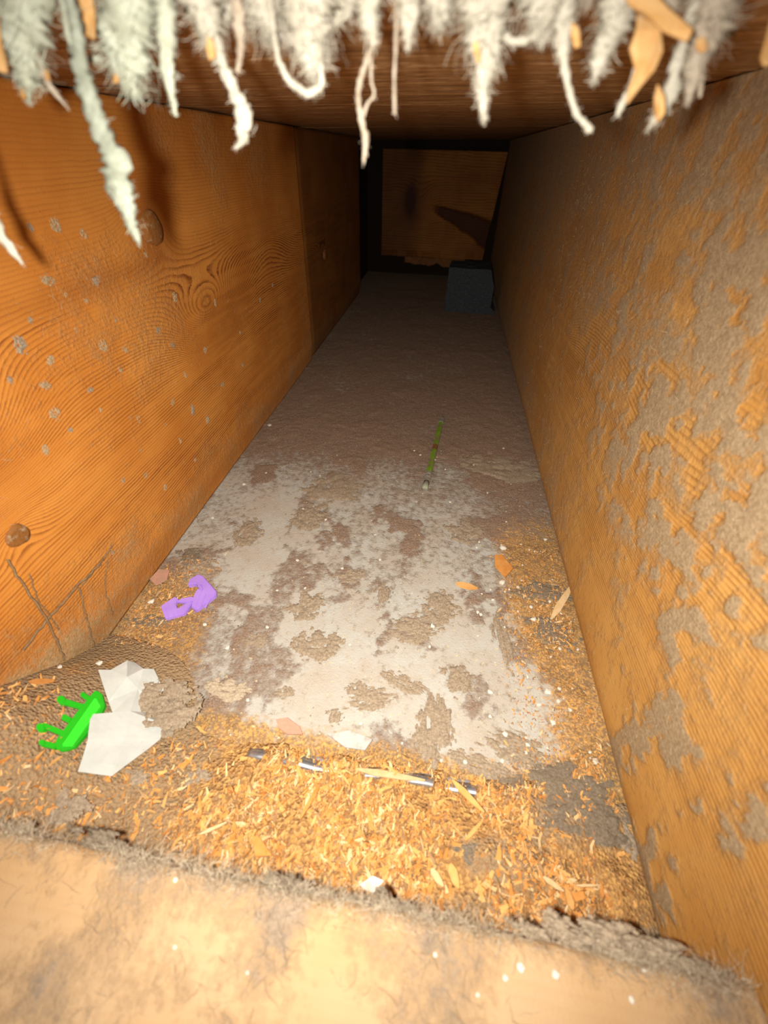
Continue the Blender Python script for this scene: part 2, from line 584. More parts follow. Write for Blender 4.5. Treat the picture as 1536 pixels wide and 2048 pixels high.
# floor sheet
def floor_board():
    xs = np.linspace(-.262, .182, 210)
    ys = np.concatenate([np.linspace(.088, .55, 260), np.linspace(.553, 1.52, 260)])
    X, Y, f, idx = grid(xs, ys)
    n = fbm(X * 28, Y * 22, 71, 5)
    n2 = fbm(X * 9, Y * 8, 75, 3)
    dust = .10 + .22 * ss(.16, .30, Y) + .55 * ss(.30, .50, Y + .16 * (n2 - .5)) + .60 * (n - .5)
    dust = dust + .35 * ss(.60, .66, n) + .35 * ss(.05, .11, X) * ss(.25, .34, Y)
    dust = dust - .25 * gauss(X, Y, -.14, .30, .05, .1) + .6 * ss(-.115, -.17, X + .06 * (n2 - .5)) * ss(.25, .16, Y)
    saw = .95 * ss(.055, .105, X - .10 * ss(.25, .1, Y) * (n2 - .3)) * ss(.40, .30, Y + .1 * (n2 - .5))
    saw = saw + .75 * ss(-.135, -.185, X + .05 * (n2 - .5)) * ss(.27, .2, Y) + .8 * ss(.125, .10, Y + .03 * (n2 - .5))
    Z = .0008 * n + .0018 * np.clip(dust - .3, 0, 1) * fbm(X * 120, Y * 120, 77, 3) - .0012
    P, F, nb = shell(np.stack([X, Y, Z], -1), f, idx, (0, 0, -.012))
    ex = lambda a: np.concatenate([a, np.zeros(nb)])
    o = mesh('floor', P, F, M_floor, attrs=dict(dust=ex(np.clip(dust, 0, 1.3)), saw=ex(np.clip(saw, 0, 1.2))))
    return tag(o, 'grey ceiling board forming the floor of the bay, brown with dust further in', kind='structure')


floor_board()
tag(box('floor_beam', (-.29, -.16, -.05), (.20, .0865, -.004), M_plate), 'wooden beam under the sawdust at the near end', kind='structure')

# ceiling: four subfloor boards running across the bay
y_cuts = [.138, .46, .82, 1.16, Y_END]
for k in range(4):
    xs = np.linspace(-.275, .185, 90)
    ys = np.linspace(y_cuts[k] + (.0003 if k else 0), y_cuts[k + 1] - .0003, 110 if k == 0 else 40)
    X, Y, f, idx = grid(xs, ys)
    Z = ceil_z(X, Y) + .0014 * (fbm(X * 6, Y * 160, 81 + k, 3) - .5) + (0, .0008, .0015, .0022)[k] + .001
    P, F, nb = shell(np.stack([X, Y, Z], -1), f[:, ::-1], idx, (0, 0, .02))
    o = mesh('ceiling', P, F, M_ceil)
    tag(o, ('rough brown subfloor board overhead, nearest the opening', 'second subfloor board overhead', 'third subfloor board overhead',
            'subfloor board overhead at the dark far end')[k], kind='structure')

# far end: shade-coloured back wall and the nailed header board in front of it
tag(box('wall_back', (-.275, 1.505, 0), (.185, 1.53, .36), M_void), 'back wall closing the far end, near black as painted shade', kind='structure')
tag(box('wall_left_end', (-.272, 1.2455, 0), (-.246, 1.503, .31), M_void), 'shade-coloured wall of the recess beyond the end of the left joist', kind='structure')


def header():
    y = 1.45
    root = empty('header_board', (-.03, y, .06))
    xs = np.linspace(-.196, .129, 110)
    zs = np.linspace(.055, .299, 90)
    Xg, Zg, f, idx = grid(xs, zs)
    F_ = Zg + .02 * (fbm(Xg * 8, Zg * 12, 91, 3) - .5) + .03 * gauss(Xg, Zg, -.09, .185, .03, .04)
    tone = .55 * ss(-.06, -.12, Xg + .02 * (fbm(Xg * 10, Zg * 14, 93, 3) - .5)) + .8 * gauss(Xg, Zg, -.115, .19, .018, .035)  # left side darkened as painted shade; the spot is a knot
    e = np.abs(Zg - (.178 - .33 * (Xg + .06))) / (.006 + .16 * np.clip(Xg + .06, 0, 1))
    wedge = ss(1.15, .75, e + .3 * (fbm(Xg * 50, Zg * 50, 95, 2) - .5)) * ss(-.06, -.03, Xg) * ss(.5, .3, Zg)  # slanting wedge, set back and coloured dark
    Yg = y + .012 * wedge + .002 * (fbm(Xg * 15, Zg * 15, 97, 3) - .5)
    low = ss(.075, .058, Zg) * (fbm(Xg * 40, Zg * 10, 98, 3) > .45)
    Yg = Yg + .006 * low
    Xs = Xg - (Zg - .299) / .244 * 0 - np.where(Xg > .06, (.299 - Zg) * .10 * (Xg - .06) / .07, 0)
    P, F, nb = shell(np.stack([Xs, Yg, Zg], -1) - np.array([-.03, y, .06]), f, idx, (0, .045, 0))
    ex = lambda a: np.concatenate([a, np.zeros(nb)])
    mesh('board', P, F, M_header, root, dict(ring=ex(F_ * 160), line=ex(.6 + 0 * F_), tone=ex(np.clip(tone + .9 * wedge, 0, 1)), dust=ex(.12 + 0 * F_)))
    # broken lower lip
    xs = np.linspace(-.125, .055, 40)
    zs = np.linspace(0, .02, 6)
    Xg, Zg, f, idx = grid(xs, zs)
    Zz = .0555 - Zg * (1 + .9 * (fbm(Xg * 45, Zg * 20, 99, 3) - .5))
    P, F, nb = shell(np.stack([Xg, y + .004 + .003 * fbm(Xg * 60, Zg * 60, 90, 2), Zz], -1) - np.array([-.03, y, .06]), f[:, ::-1], idx, (0, .03, 0))
    ex2 = lambda a: np.concatenate([a, np.zeros(nb)])
    g = np.zeros(len(Xg))
    mesh('splintered_edge', P, F, M_header, root, dict(ring=ex2(Zg * 300), line=ex2(g + .5), tone=ex2(g + .3), dust=ex2(g + .4)))
    return tag(root, 'reddish header board with a dark slanting wedge closing the far end of the bay', 'board')


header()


# knots of the left joist
def knot(name, y, z, r, depth):
    n, rings = 22, 5
    V, Fc = [(depth, 0, 0)], []
    for k in range(1, rings + 1):
        for a in range(n):
            t = 2 * math.pi * a / n
            rr = r * k / rings * (1 + .07 * math.sin(3 * t + k) + .04 * math.cos(5 * t))
            V.append((depth * (1 - (k / rings) ** 4) + (.0007 if k == rings - 1 else 0) - (.002 if k == rings else 0), rr * math.cos(t) * 1.1, rr * math.sin(t)))
    for a in range(n):
        Fc.append((0, 1 + a, 1 + (a + 1) % n))
    for k in range(1, rings):
        for a in range(n):
            i, j = 1 + (k - 1) * n + a, 1 + (k - 1) * n + (a + 1) % n
            Fc.append((i, i + n, j + n, j))
    o = mesh(name, V, Fc, M_knot, wall_left)
    o.location = (float(left_x(y)) + .0006, y, z)
    return o


knot('knot', .359, .246, .0125, .004)['label'] = 'large dark knot under the dangling rope of fibre'
knot('knot', .146, .122, .0072, .0018)['label'] = 'small round brown knot near the near end'
knot('knot', .872, .147, .009, .001)


# ------------------------------------------------------------------ sill board across the near end
def sill():
    xs = np.linspace(-.225, .134, 170)
    ys = np.linspace(-.14, .0225, 80)
    X, Y, f, idx = grid(xs, ys)
    last = ss(-.02, .0225, Y)
    wob = .0035 * (fbm(X * 18, X * 0, 101, 4) - .5) - .018 * (X - 0) * 1
    Yr = Y + last * (wob + .001)
    u = np.clip((Y - .0165) / .006, 0, 1)
    Z = .076 - .0035 * (1 - np.sqrt(1 - .98 * u * u)) + .0012 * (fbm(X * 25, Y * 25, 103, 3) - .5)
    n = fbm(X * 32, Y * 32, 105, 4)
    dust = .20 + 1.9 * (n - .46) + .35 * ss(.004, .02, Yr + .008 * (fbm(X * 40, X * 0, 107, 3) - .5)) + .55 * gauss(X, Yr, -.115, -.010, .03, .014)
    P, F, nb = shell(np.stack([X, Yr, Z], -1), f, idx, (0, 0, -.074))
    ex = lambda a: np.concatenate([a, np.zeros(nb)])
    o = mesh('sill_board', P, F, M_plate, attrs=dict(ring=ex((Y + .01 * fbm(X * 4, Y * 10, 109, 2)) * 260), line=ex(.10 + 0 * Y), tone=ex(0 * Y), dust=ex(np.clip(dust, 0, 1.1))))
    recentre(o)
    return tag(o, 'pale dusty wooden sill board across the bottom of the opening', 'board')


sill()


# ------------------------------------------------------------------ sawdust heap
def heap():
    xs = np.linspace(-.258, .150, 260)
    ys = np.linspace(.014, .180, 128)
    X, Y, f, idx = grid(xs, ys)
    Z = bed_h(X, Y) + .0026 * (fbm(X * 70, Y * 70, 111, 4) - .5) * ss(.12, .10, Y + .0 * X)
    Z = np.where(bed_h(X, Y) < 0, bed_h(X, Y) - .001, Z)
    n = fbm(X * 20, Y * 20, 115, 4)
    dust = .26 + 1.5 * (n - .5) + .65 * ss(-.08, -.15, X + .02 * (n - .5)) + .55 * gauss(X, Y, .108, .083, .024, .022) + .5 * ss(.045, .026, Y + .02 * (n - .5)) + .5 * ss(.03, .09, X) * ss(.50, .60, n) + .6 * gauss(X, Y, .058, .052, .028, .018)
    o = mesh('sawdust', np.stack([X, Y, Z], -1), f, M_bed, attrs=dict(dust=np.clip(dust, 0, 1.2)))
    return tag(o, 'heap of brown sawdust and grit along the near end, banked against the left joist', 'sawdust', kind='stuff')


heap()


# ------------------------------------------------------------------ fibre and shaving builders
def ribbons(N, seg, start, direction, length, width, wander, droop=0.0, r=None):
    """N thin bent ribbons as one vertex/quad array"""
    r = r or rng
    P = np.empty((N, seg + 1, 3))
    P[:, 0] = start
    d = direction / (np.linalg.norm(direction, axis=1, keepdims=True) + 1e-9)
    st = (length / seg)[:, None]
    for k in range(seg):
        d = d + r.normal(0, wander, (N, 3))
        d[:, 2] -= droop
        d /= np.linalg.norm(d, axis=1, keepdims=True) + 1e-9
        P[:, k + 1] = P[:, k] + d * st
    side = np.cross(d, r.normal(0, 1, (N, 3)))
    side /= np.linalg.norm(side, axis=1, keepdims=True) + 1e-9
    taper = np.linspace(1, .45, seg + 1)[None, :, None]
    w_ = (width[:, None, None] * .5) * taper * side[:, None, :]
    V = np.stack([P - w_, P + w_], 2).reshape(-1, 3)
    base = (np.arange(N) * (seg + 1) * 2)[:, None] + (np.arange(seg) * 2)[None, :]
    base = base.ravel()
    Fq = np.stack([base, base + 1, base + 3, base + 2], -1)
    return V, Fq


def smooth_path(pts, n):
    pts = np.asarray(pts, float)
    d = np.r_[0, np.cumsum(np.linalg.norm(np.diff(pts[:, :3], axis=0), axis=1))]
    t = np.linspace(0, d[-1], n)
    out = np.stack([np.interp(t, d, pts[:, k]) for k in range(pts.shape[1])], -1)
    for _ in range(2):
        o2 = out.copy()
        o2[1:-1] = (out[:-2] + 2 * out[1:-1] + out[2:]) / 4
        out = o2
    return out


def strand(name, pix, y, mat, label, core=.68, fuzz=220, lump=.45, fib_len=.5, fib_w=.00023, cat='fibre', seed=None, dy=0.0):
    """a hanging tuft: pix = (px, py, width px) down its length, hung in the plane y; the first point is carried up to the board overhead"""
    r = np.random.default_rng(seed if seed is not None else sum(ord(c_) * (i_ + 1) for i_, c_ in enumerate(label)) % 9999)
    pts = []
    for k, (px, py, wd) in enumerate(pix):
        p = on_y(px, py, y + dy * k / max(1, len(pix) - 1))
        scale = np.linalg.norm(p - np.array([0, 0, EYE])) / math.hypot(F_PX, math.hypot(px - 768, py - 1024))
        pts.append((*p, wd * scale * .5))
    top = float(ceil_z(pts[0][0], y)) + .002
    if pts[0][2] < top and pts[0][2] > top - .03:
        pts.insert(0, (pts[0][0], pts[0][1], top, pts[0][3] * 1.05))
    P = smooth_path(pts, max(10, int(len(pts) * 7)))
    n = len(P)
    sides = 10
    tan = np.gradient(P[:, :3], axis=0)
    tan /= np.linalg.norm(tan, axis=1, keepdims=True) + 1e-9
    ref = np.array([0, 1., .1])
    a = np.cross(tan, ref)
    a /= np.linalg.norm(a, axis=1, keepdims=True) + 1e-9
    b = np.cross(tan, a)
    th = np.arange(sides) * 2 * math.pi / sides
    R = P[:, 3][:, None] * core * (1 + lump * (r.random((n, sides)) * 2 - 1))
    V = P[:, None, :3] + R[..., None] * (np.cos(th)[None, :, None] * a[:, None] + .7 * np.sin(th)[None, :, None] * b[:, None])
    idx = np.arange(n * sides).reshape(n, sides)
    nx = np.roll(idx, -1, 1)
    F1 = np.stack([idx[:-1], nx[:-1], nx[1:], idx[1:]], -1).reshape(-1, 4)
    V = V.reshape(-1, 3)
    # fuzz: fibres leaving the core, mostly along it
    k = r.integers(0, n, fuzz)
    ang = r.random(fuzz) * 2 * math.pi
    out = np.cos(ang)[:, None] * a[k] + .7 * np.sin(ang)[:, None] * b[k]
    rad = P[k, 3][:, None]
    start = P[k, :3] + out * rad * core * .8 * r.random((fuzz, 1))
    d = tan[k] * r.uniform(.3, 1.8, (fuzz, 1)) + out * r.uniform(.0, .7, (fuzz, 1)) + r.normal(0, .28, (fuzz, 3))
    L = P[k, 3] * r.uniform(.4, 1.6, fuzz) * fib_len * 1.7 + .0008
    V2, F2 = ribbons(fuzz, 4, start, d, L, np.full(fuzz, fib_w) * r.uniform(.5, 1.4, fuzz), .6, .05, r)
    o = mesh(name, np.vstack([V, V2]), np.vstack([F1, F2 + len(V)]), mat)
    recentre(o, P[0, :3])
    return tag(o, label, cat, 'fibre tufts hanging from the edge of the opening')


YH = .150
W, G, B_, RP = M_fibre, M_fibre_green, M_fibre_warm, M_fibre_rope
strand('fibre_tuft', [(45, -60, 150), (45, 60, 130), (48, 140, 75), (55, 200, 10)], YH, G, 'broad greenish white fibre tuft at the top left corner', fuzz=700)
strand('fibre_tuft', [(255, -60, 165), (255, 60, 150), (248, 140, 95), (272, 190, 22)], YH, G, 'broad greenish white tuft right of the long crumbly rope', fuzz=800)
strand('fibre_tuft', [(330, 20, 60), (335, 150, 34), (352, 232, 6)], YH, G, 'slim pointed tuft tapering to a spike beside the broad greenish tuft', fuzz=260)
strand('fibre_tuft', [(395, -60, 140), (405, 20, 110), (418, 70, 55), (432, 118, 14)], YH, W, 'cone of white fibre above the clotted white strand', fuzz=500)
strand('fibre_strand', [(425, 60, 30), (445, 130, 26), (472, 190, 36), (493, 238, 44), (478, 262, 26), (492, 275, 22), (472, 297, 8)], YH, W, 'white clotted strand with a knobbly curled end', core=.7, fuzz=300, lump=.5)
strand('fibre_tuft', [(520, -60, 150), (530, 20, 120), (545, 70, 40)], YH + .004, W, 'white fibre tuft left of the looping strand', fuzz=500)
strand('fibre_strand', [(478, 40, 34), (482, 90, 22), (475, 145, 8)], YH, B_, 'thin beige fibre beside the clotted strand', fuzz=80)
strand('fibre_tuft', [(620, -60, 170), (615, 40, 140), (622, 110, 75), (628, 150, 16)], YH, W, 'large white tuft hanging above the loop of fibre', fuzz=800)
strand('fibre_loop', [(548, 70, 14), (558, 125, 16), (580, 165, 20), (618, 190, 24), (645, 170, 18), (640, 120, 20), (632, 70, 20)], YH - .002, W, 'loop of white fibre drooping below the large white tuft', core=.6, fuzz=240)
strand('fibre_tuft', [(735, -60, 90), (738, 40, 60), (748, 90, 16)], YH, W, 'small white tuft from which the wavy thread hangs', fuzz=260)
strand('fibre_strand', [(748, 80, 12), (718, 165, 12), (716, 200, 12), (724, 245, 15), (732, 275, 15), (727, 328, 4)], YH, B_, 'long wavy grey thread hanging lowest near the centre', core=.75, fuzz=160)
strand('fibre_loop', [(742, 165, 8), (752, 190, 7), (735, 205, 9), (726, 235, 8)], YH + .001, B_, 'tiny curl on the side of the long wavy thread', core=.7, fuzz=60)
strand('fibre_strand', [(792, 80, 10), (788, 160, 7), (790, 228, 9)], YH, B_, 'straight thin thread right of the long wavy thread', core=.7, fuzz=50)
strand('fibre_tuft', [(815, -60, 90), (818, 30, 55), (816, 98, 12)], YH, W, 'narrow white tuft above the straight thin thread', fuzz=280)
strand('fibre_tuft', [(885, -60, 120), (882, 10, 90), (872, 52, 22)], YH + .004, W, 'short white tuft between two longer tufts right of centre', fuzz=360)
strand('fibre_tuft', [(965, -60, 150), (968, 40, 125), (975, 110, 75), (965, 165, 40), (968, 238, 12)], YH, W, 'long white tuft narrowing to a frayed tail right of centre', fuzz=800)
strand('fibre_loop', [(1000, 60, 22), (1025, 85, 20), (1060, 78, 22), (1085, 55, 24)], YH, W, 'bridge of white fibre between two tufts', core=.6, fuzz=160)
strand('fibre_tuft', [(1085, -60, 130), (1088, 20, 100), (1082, 78, 24)], YH, W, 'rounded white tuft over the bent hanging strand', fuzz=460)
strand('fibre_tuft', [(1128, -60, 60), (1130, 50, 54), (1122, 112, 26)], YH, W, 'slender white tuft holding the bent strand', fuzz=260)
strand('fibre_strand', [(1122, 90, 26), (1136, 170, 16), (1152, 228, 13), (1182, 262, 16)], YH, W, 'bent white strand curling to the right at its tip', core=.7, fuzz=140)
strand('fibre_tuft', [(1245, -60, 110), (1232, 40, 82), (1205, 105, 58), (1188, 162, 12)], YH, W, 'slanting white tuft left of the yellow splinters', fuzz=520)
strand('fibre_tuft', [(1440, -60, 160), (1432, 40, 120), (1395, 115, 58), (1376, 205, 8)], YH, B_, 'greyish tuft in the upper right corner', fuzz=640)
strand('fibre_strand', [(1402, 90, 16), (1405, 150, 12), (1400, 195, 8)], YH, B_, 'short thread below the greyish corner tuft', fuzz=60)
strand('fibre_tuft', [(1352, 130, 30), (1342, 190, 48), (1322, 225, 36), (1296, 258, 8)], YH, W, 'fluffy tuft clinging to the lowest yellow splinter', fuzz=300)
strand('fibre_tuft', [(1262, 180, 22), (1246, 205, 26), (1234, 232, 8)], YH, W, 'white frayed tip at the end of the long yellow splinter', fuzz=120)
strand('fibre_rope', [(150, 40, 26), (160, 130, 38), (185, 215, 44), (205, 270, 44), (232, 320, 58), (238, 375, 66), (255, 420, 34), (262, 450, 30), (278, 486, 10)], .135, RP,
       'long crumbly greenish grey rope of fibre dangling on the left', core=.82, fuzz=900, lump=.45, fib_len=.3)
strand('fibre_loop', [(128, 20, 16), (140, 90, 18), (165, 120, 16), (200, 118, 14)], YH, G, 'swag of fibre joining the rope to the broad tuft', core=.6, fuzz=120)
strand('fibre_strand', [(-150, -60, 8), (-120, 120, 8), (-80, 270, 12), (-55, 340, 18), (-30, 410, 26), (8, 480, 34), (45, 528, 9)], .135, W, 'white frayed end poking in at the left edge', core=.7, fuzz=160)
strand('fibre_strand', [(80, 130, 18), (100, 175, 18), (132, 212, 6)], YH, B_, 'dark beige wisp under the top left tuft', fuzz=90)
strand('fibre_tuft', [(700, -60, 90), (690, 10, 60), (668, 50, 16)], YH + .003, W, 'short white tuft left of the wavy thread', fuzz=260)
strand('fibre_tuft', [(1180, -70, 90), (1178, -20, 60), (1170, 5, 20)], YH + .003, B_, 'stubby beige tuft over the dark gap', fuzz=200)
strand('fibre_tuft', [(1340, -70, 80), (1345, -10, 60), (1352, 20, 20)], YH + .004, B_, 'stubby beige tuft behind the yellow splinters', fuzz=200)
strand('fibre_tuft', [(455, -60, 90), (458, 0, 60), (452, 40, 18)], YH + .005, W, 'short white tuft above the thin beige fibre', fuzz=260)
strand('fibre_tuft', [(140, -70, 110), (140, -15, 80), (135, 30, 30)], YH + .005, G, 'greenish tuft between the two broad left tufts', fuzz=280)


def splinter(poly, y, label, tilt=.012, thick=.0012, mat=None, name='wood_splinter'):
    """a torn sliver hanging in the opening: photo outline carried to its own distance, given real thickness"""
    pts = [on_y(px, py, y) for px, py in poly]
    c = np.mean(pts, 0)
    r = np.random.default_rng(len(label))
    bm = bmesh.new()
    vs = []
    for p in pts:
        q = np.array(p)
        q[1] += (p[2] - c[2]) * .35 + r.uniform(-.0008, .0008)
        vs.append(bm.verts.new(q - c))
    f = bm.faces.new(vs)
    g = bmesh.ops.extrude_face_region(bm, geom=[f])
    for v in g['geom']:
        if isinstance(v, bmesh.types.BMVert):
            v.co.y += thick
    bmesh.ops.recalc_face_normals(bm, faces=bm.faces)
    bmesh.ops.bevel(bm, geom=bm.edges[:], offset=.0002, segments=1, affect='EDGES')
    me = bpy.data.meshes.new(name)
    bm.to_mesh(me)
    bm.free()
    me.materials.append(mat or M_splinter)
    o = bpy.data.objects.new(name, me)
    o.location = tuple(map(float, c))
    C.objects.link(o)
    return tag(o, label, 'splinter', 'wood splinters torn from the edge of the opening')


splinter([(1245, -40), (1300, -40), (1340, 15), (1382, 62), (1372, 86), (1325, 66), (1288, 28), (1262, 8)], .143, 'thick yellow splinter slanting at the top right')
splinter([(1285, 20), (1325, 55), (1332, 100), (1310, 140), (1278, 175), (1246, 212), (1254, 180), (1270, 140), (1262, 95), (1276, 60)], .146, 'long yellow splinter hanging down below the slanting one')
splinter([(1322, 165), (1334, 190), (1330, 225), (1316, 245), (1308, 228), (1312, 195)], .143, 'small yellow splinter inside the fluffy right tuft')
splinter([(140, -50), (165, -40), (186, 20), (198, 82), (180, 76), (158, 48), (146, 10)], .143, 'orange splinter between the greenish left tufts')
splinter([(-80, -50), (-45, -50), (0, 85), (18, 120), (20, 148), (2, 142), (-30, 110)], .143, 'yellow splinter at the left edge of the opening')
splinter([(412, 66), (424, 80), (432, 112), (420, 122), (410, 96)], .1475, 'small orange splinter in the cone of white fibre')
splinter([(34, 170), (44, 176), (54, 196), (46, 200), (36, 188)], .1475, 'short yellow sliver under the top left tuft')
splinter([(82, 135), (92, 140), (100, 160), (92, 162), (84, 150)], .1475, 'small yellow sliver beside the dark beige wisp')
splinter([(1516, 118), (1540, 60), (1575, -30), (1620, -40), (1590, 60), (1548, 130), (1522, 136)], .148, 'yellow splinter at the right edge of the opening')
splinter([(222, 140), (232, 145), (238, 165), (230, 168), (222, 156)], .1475, 'orange sliver in the tip of the broad greenish tuft')
splinter([(948, 70), (958, 80), (962, 120), (954, 130), (946, 100)], .1475, 'thin pale sliver in the long white tuft')
splinter([(1395, 75), (1412, 70), (1418, 92), (1404, 108), (1394, 98)], .1475, 'peach sliver in the greyish corner tuft')
splinter([(1146, 40), (1160, 55), (1162, 92), (1150, 98), (1143, 70)], .1475, 'brown sliver beside the dark gap in the tufts')


# ------------------------------------------------------------------ flat things traced to the ground they lie on
def plane_fit(pts):
    A = np.c_[[p[0] for p in pts], [p[1] for p in pts], np.ones(len(pts))]
    return np.linalg.lstsq(A, np.array([p[2] for p in pts]), rcond=None)[0]


def on_plane(px, py, k, lift=0.0):
    r = ray(px, py)
    n = np.array([-k[0], -k[1], 1.0])
    t = (k[2] + lift - EYE) / (r @ n)
    return np.array([0, 0, EYE]) + r * t


def slab(name, poly, k, lo, hi, mat, parent=None, origin=None, bevel=.0004, smooth=False):
    """a rigid flat piece resting on the plane k between heights lo and hi"""
    bm = bmesh.new()
    o0 = np.zeros(3) if origin is None else np.asarray(origin)
    vs = [bm.verts.new(on_plane(px, py, k, lo) - o0) for px, py in poly]
    f = bm.faces.new(vs)
    g = bmesh.ops.extrude_face_region(bm, geom=[f])
    for v in g['geom']:
        if isinstance(v, bmesh.types.BMVert):
            v.co.z += hi - lo
    bmesh.ops.recalc_face_normals(bm, faces=bm.faces)
    if bevel:
        bmesh.ops.bevel(bm, geom=bm.edges[:], offset=bevel, segments=2, affect='EDGES')
    me = bpy.data.meshes.new(name)
    bm.to_mesh(me)
    bm.free()
    me.materials.append(mat)
    o = bpy.data.objects.new(name, me)
    C.objects.link(o)
    if parent is not None:
        o.parent = parent
    return o


def z1(x, y):            # coordinates read in an enlarged view of the lower left corner
    return x / 2.954, 1120 + y / 2.954


def bar(name, a, b, k, lo, hi, wd, mat, parent, origin):
    pa, pb = np.array(a, float), np.array(b, float)
    d = (pb - pa) / np.linalg.norm(pb - pa)
    n = np.array([-d[1], d[0]]) * wd / 2
    return slab(name, [pa + n, pb + n, pb - n, pa - n], k, lo, hi, mat, parent, origin)


def green_comb():
    body = [z1(*p) for p in ((575, 782), (612, 800), (632, 870), (600, 940), (530, 1030), (450, 1122), (372, 1142), (340, 1122), (345, 1080), (470, 910))]
    pts = [hit(*p) for p in body] + [hit(*z1(250, 1000)), hit(*z1(360, 840))]
    k = plane_fit(pts)
    k[2] += max(0.0, max(p[2] - (k[0] * p[0] + k[1] * p[1] + k[2]) for p in pts)) * .6
    o0 = on_plane(*z1(480, 960), k)
    root = empty('plastic_comb', o0)
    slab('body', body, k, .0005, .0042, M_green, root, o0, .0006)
    for q in range(4):
        s = .2 + .2 * q
        a = np.array(z1(590 + 30 * (s - .5), 800 + 60 * s)) * 1.0
        b = np.array(z1(365 + 70 * s, 1105 + 0 * s))
        bar('ridge', a + (b - a) * .04, b, k, .004, .0056, 6.5, M_green_lit, root, o0)
    teeth = [((505, 880), (372, 842), 34), ((545, 838), (490, 800), 30), ((432, 962), (380, 935), 36), ((385, 1035), (262, 985), 32), ((345, 1112), (262, 1092), 34)]
    for a, b, wd in teeth:
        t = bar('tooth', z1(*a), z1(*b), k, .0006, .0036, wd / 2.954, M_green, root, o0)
    for c, r in (((378, 842), 26), ((258, 1005), 26), ((268, 1094), 20)):
        poly = [z1(c[0] + r * math.cos(q * math.pi / 5), c[1] + 1.0 * r * math.sin(q * math.pi / 5)) for q in range(10)]
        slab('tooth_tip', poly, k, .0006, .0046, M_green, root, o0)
    return tag(root, 'bright green ridged plastic piece with prongs, partly under the white paper', 'plastic piece')


def purple_clip():
    right = [z1(*p) for p in ((1118, 168), (1132, 132), (1178, 106), (1206, 114), (1288, 208), (1280, 228), (1168, 316), (1140, 300), (1152, 236), (1168, 200), (1200, 176), (1160, 160))]
    left = [z1(*p) for p in ((958, 288), (1040, 234), (1062, 248), (1046, 268), (1056, 306), (1112, 268), (1148, 262), (1100, 332), (985, 362))]
    top = [z1(*p) for p in ((1046, 256), (1080, 236), (1142, 226), (1156, 244), (1110, 262), (1070, 262))]
    pts = [hit(*p) for p in right + left]
    k = plane_fit(pts)
    o0 = on_plane(*z1(1120, 240), k)
    root = empty('hair_clip', o0)
    slab('body', right, k, .0005, .0058, M_purple, root, o0, .0007)
    slab('end_block', left, k, .0005, .0050, M_purple, root, o0, .0007)
    slab('link', top, k, .0008, .0036, M_purple, root, o0, .0005)
    bar('tab', z1(1172, 148), z1(1196, 178), k, .0058, .0066, 6, M_purple, root, o0)
    for q in range(3):
        bar('ridge', z1(1190 + 26 * q, 176 + 24 * q), z1(1160 + 26 * q, 262 + 12 * q), k, .0056, .0063, 4, M_purple, root, o0)
    for q in range(3):
        bar('ridge', z1(975 + 26 * q, 288 - 15 * q), z1(995 + 30 * q, 345 - 8 * q), k, .0048, .0055, 4, M_purple, root, o0)
    return tag(root, 'broken lilac plastic clip lying beside the left joist', 'clip')


def paper():
    # corner list: (enlarged view x, y, lift above the ground)
    P = dict(a=(535, 910, .007), b=(770, 893, .009), c=(930, 955, .004), d=(972, 1000, .003), e=(945, 1062, .003), f=(660, 1276, .004), g=(460, 1250, .003), h=(520, 1060, .006),
             m=(745, 1045, .007), i=(580, 648, .006), j=(655, 648, .008), l=(750, 690, .011), n=(815, 762, .007), o=(640, 836, .004), p=(665, 900, .005),
             q=(752, 592, .012), r=(800, 605, .007), s=(848, 642, .010), t=(910, 645, .006), u=(972, 772, .003), v=(885, 800, .005), x=(860, 900, .003))
    co = {k: hit(*z1(v[0], v[1]), v[2]) for k, v in P.items()}
    keys = list(co)
    ix = {k: n for n, k in enumerate(keys)}
    faces = ['ahm', 'abm', 'bcm', 'cdm', 'dem', 'efm', 'fgm', 'ghm', 'ijo', 'jlo', 'lno', 'onp', 'pnb', 'pba', 'nvx', 'nxb', 'bxc', 'jql', 'qrl', 'rsl', 'lsn', 'stn', 'tvn', 'tuv']
    bm = bmesh.new()
    o0 = co['h'].copy()
    o0[2] -= .006
    vs = [bm.verts.new(co[k] - o0) for k in keys]
    for f in faces:
        bm.faces.new([vs[ix[c]] for c in f])
    bmesh.ops.recalc_face_normals(bm, faces=bm.faces)
    bmesh.ops.subdivide_edges(bm, edges=bm.edges[:], cuts=3, use_grid_fill=True)
    for v in bm.verts:
        v.co.z += float(.0014 * (fbm(v.co.x * 90, v.co.y * 90, 121, 3) - .5))
    me = bpy.data.meshes.new('paper_scrap')
    bm.to_mesh(me)
    bm.free()
    me.materials.append(M_paper)
    ob = bpy.data.objects.new('paper_scrap', me)
    ob.location = tuple(map(float, o0))
    C.objects.link(ob)
    s = ob.modifiers.new('thickness', 'SOLIDIFY')
    s.thickness = .0003
    return tag(ob, 'crumpled white paper scrap with a clump of dust on it', 'paper')


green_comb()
purple_clip()
paper()


# pencil lying along the bay
def lathe(name, prof, mat, parent, sides=6, smooth=False):
    V, Fc = [], []
    for y, r in prof:
        for a in range(sides):
            t = 2 * math.pi * (a + .5) / sides
            V.append((r * math.cos(t), y, r * math.sin(t)))
    for k in range(len(prof) - 1):
        for a in range(sides):
            i, j = k * sides + a, k * sides + (a + 1) % sides
            Fc.append((i, j, j + sides, i + sides))
    Fc.append(tuple(range(sides))[::-1])
    Fc.append(tuple(range((len(prof) - 1) * sides, len(prof) * sides)))
    return mesh(name, V, Fc, mat, parent, smooth=smooth)


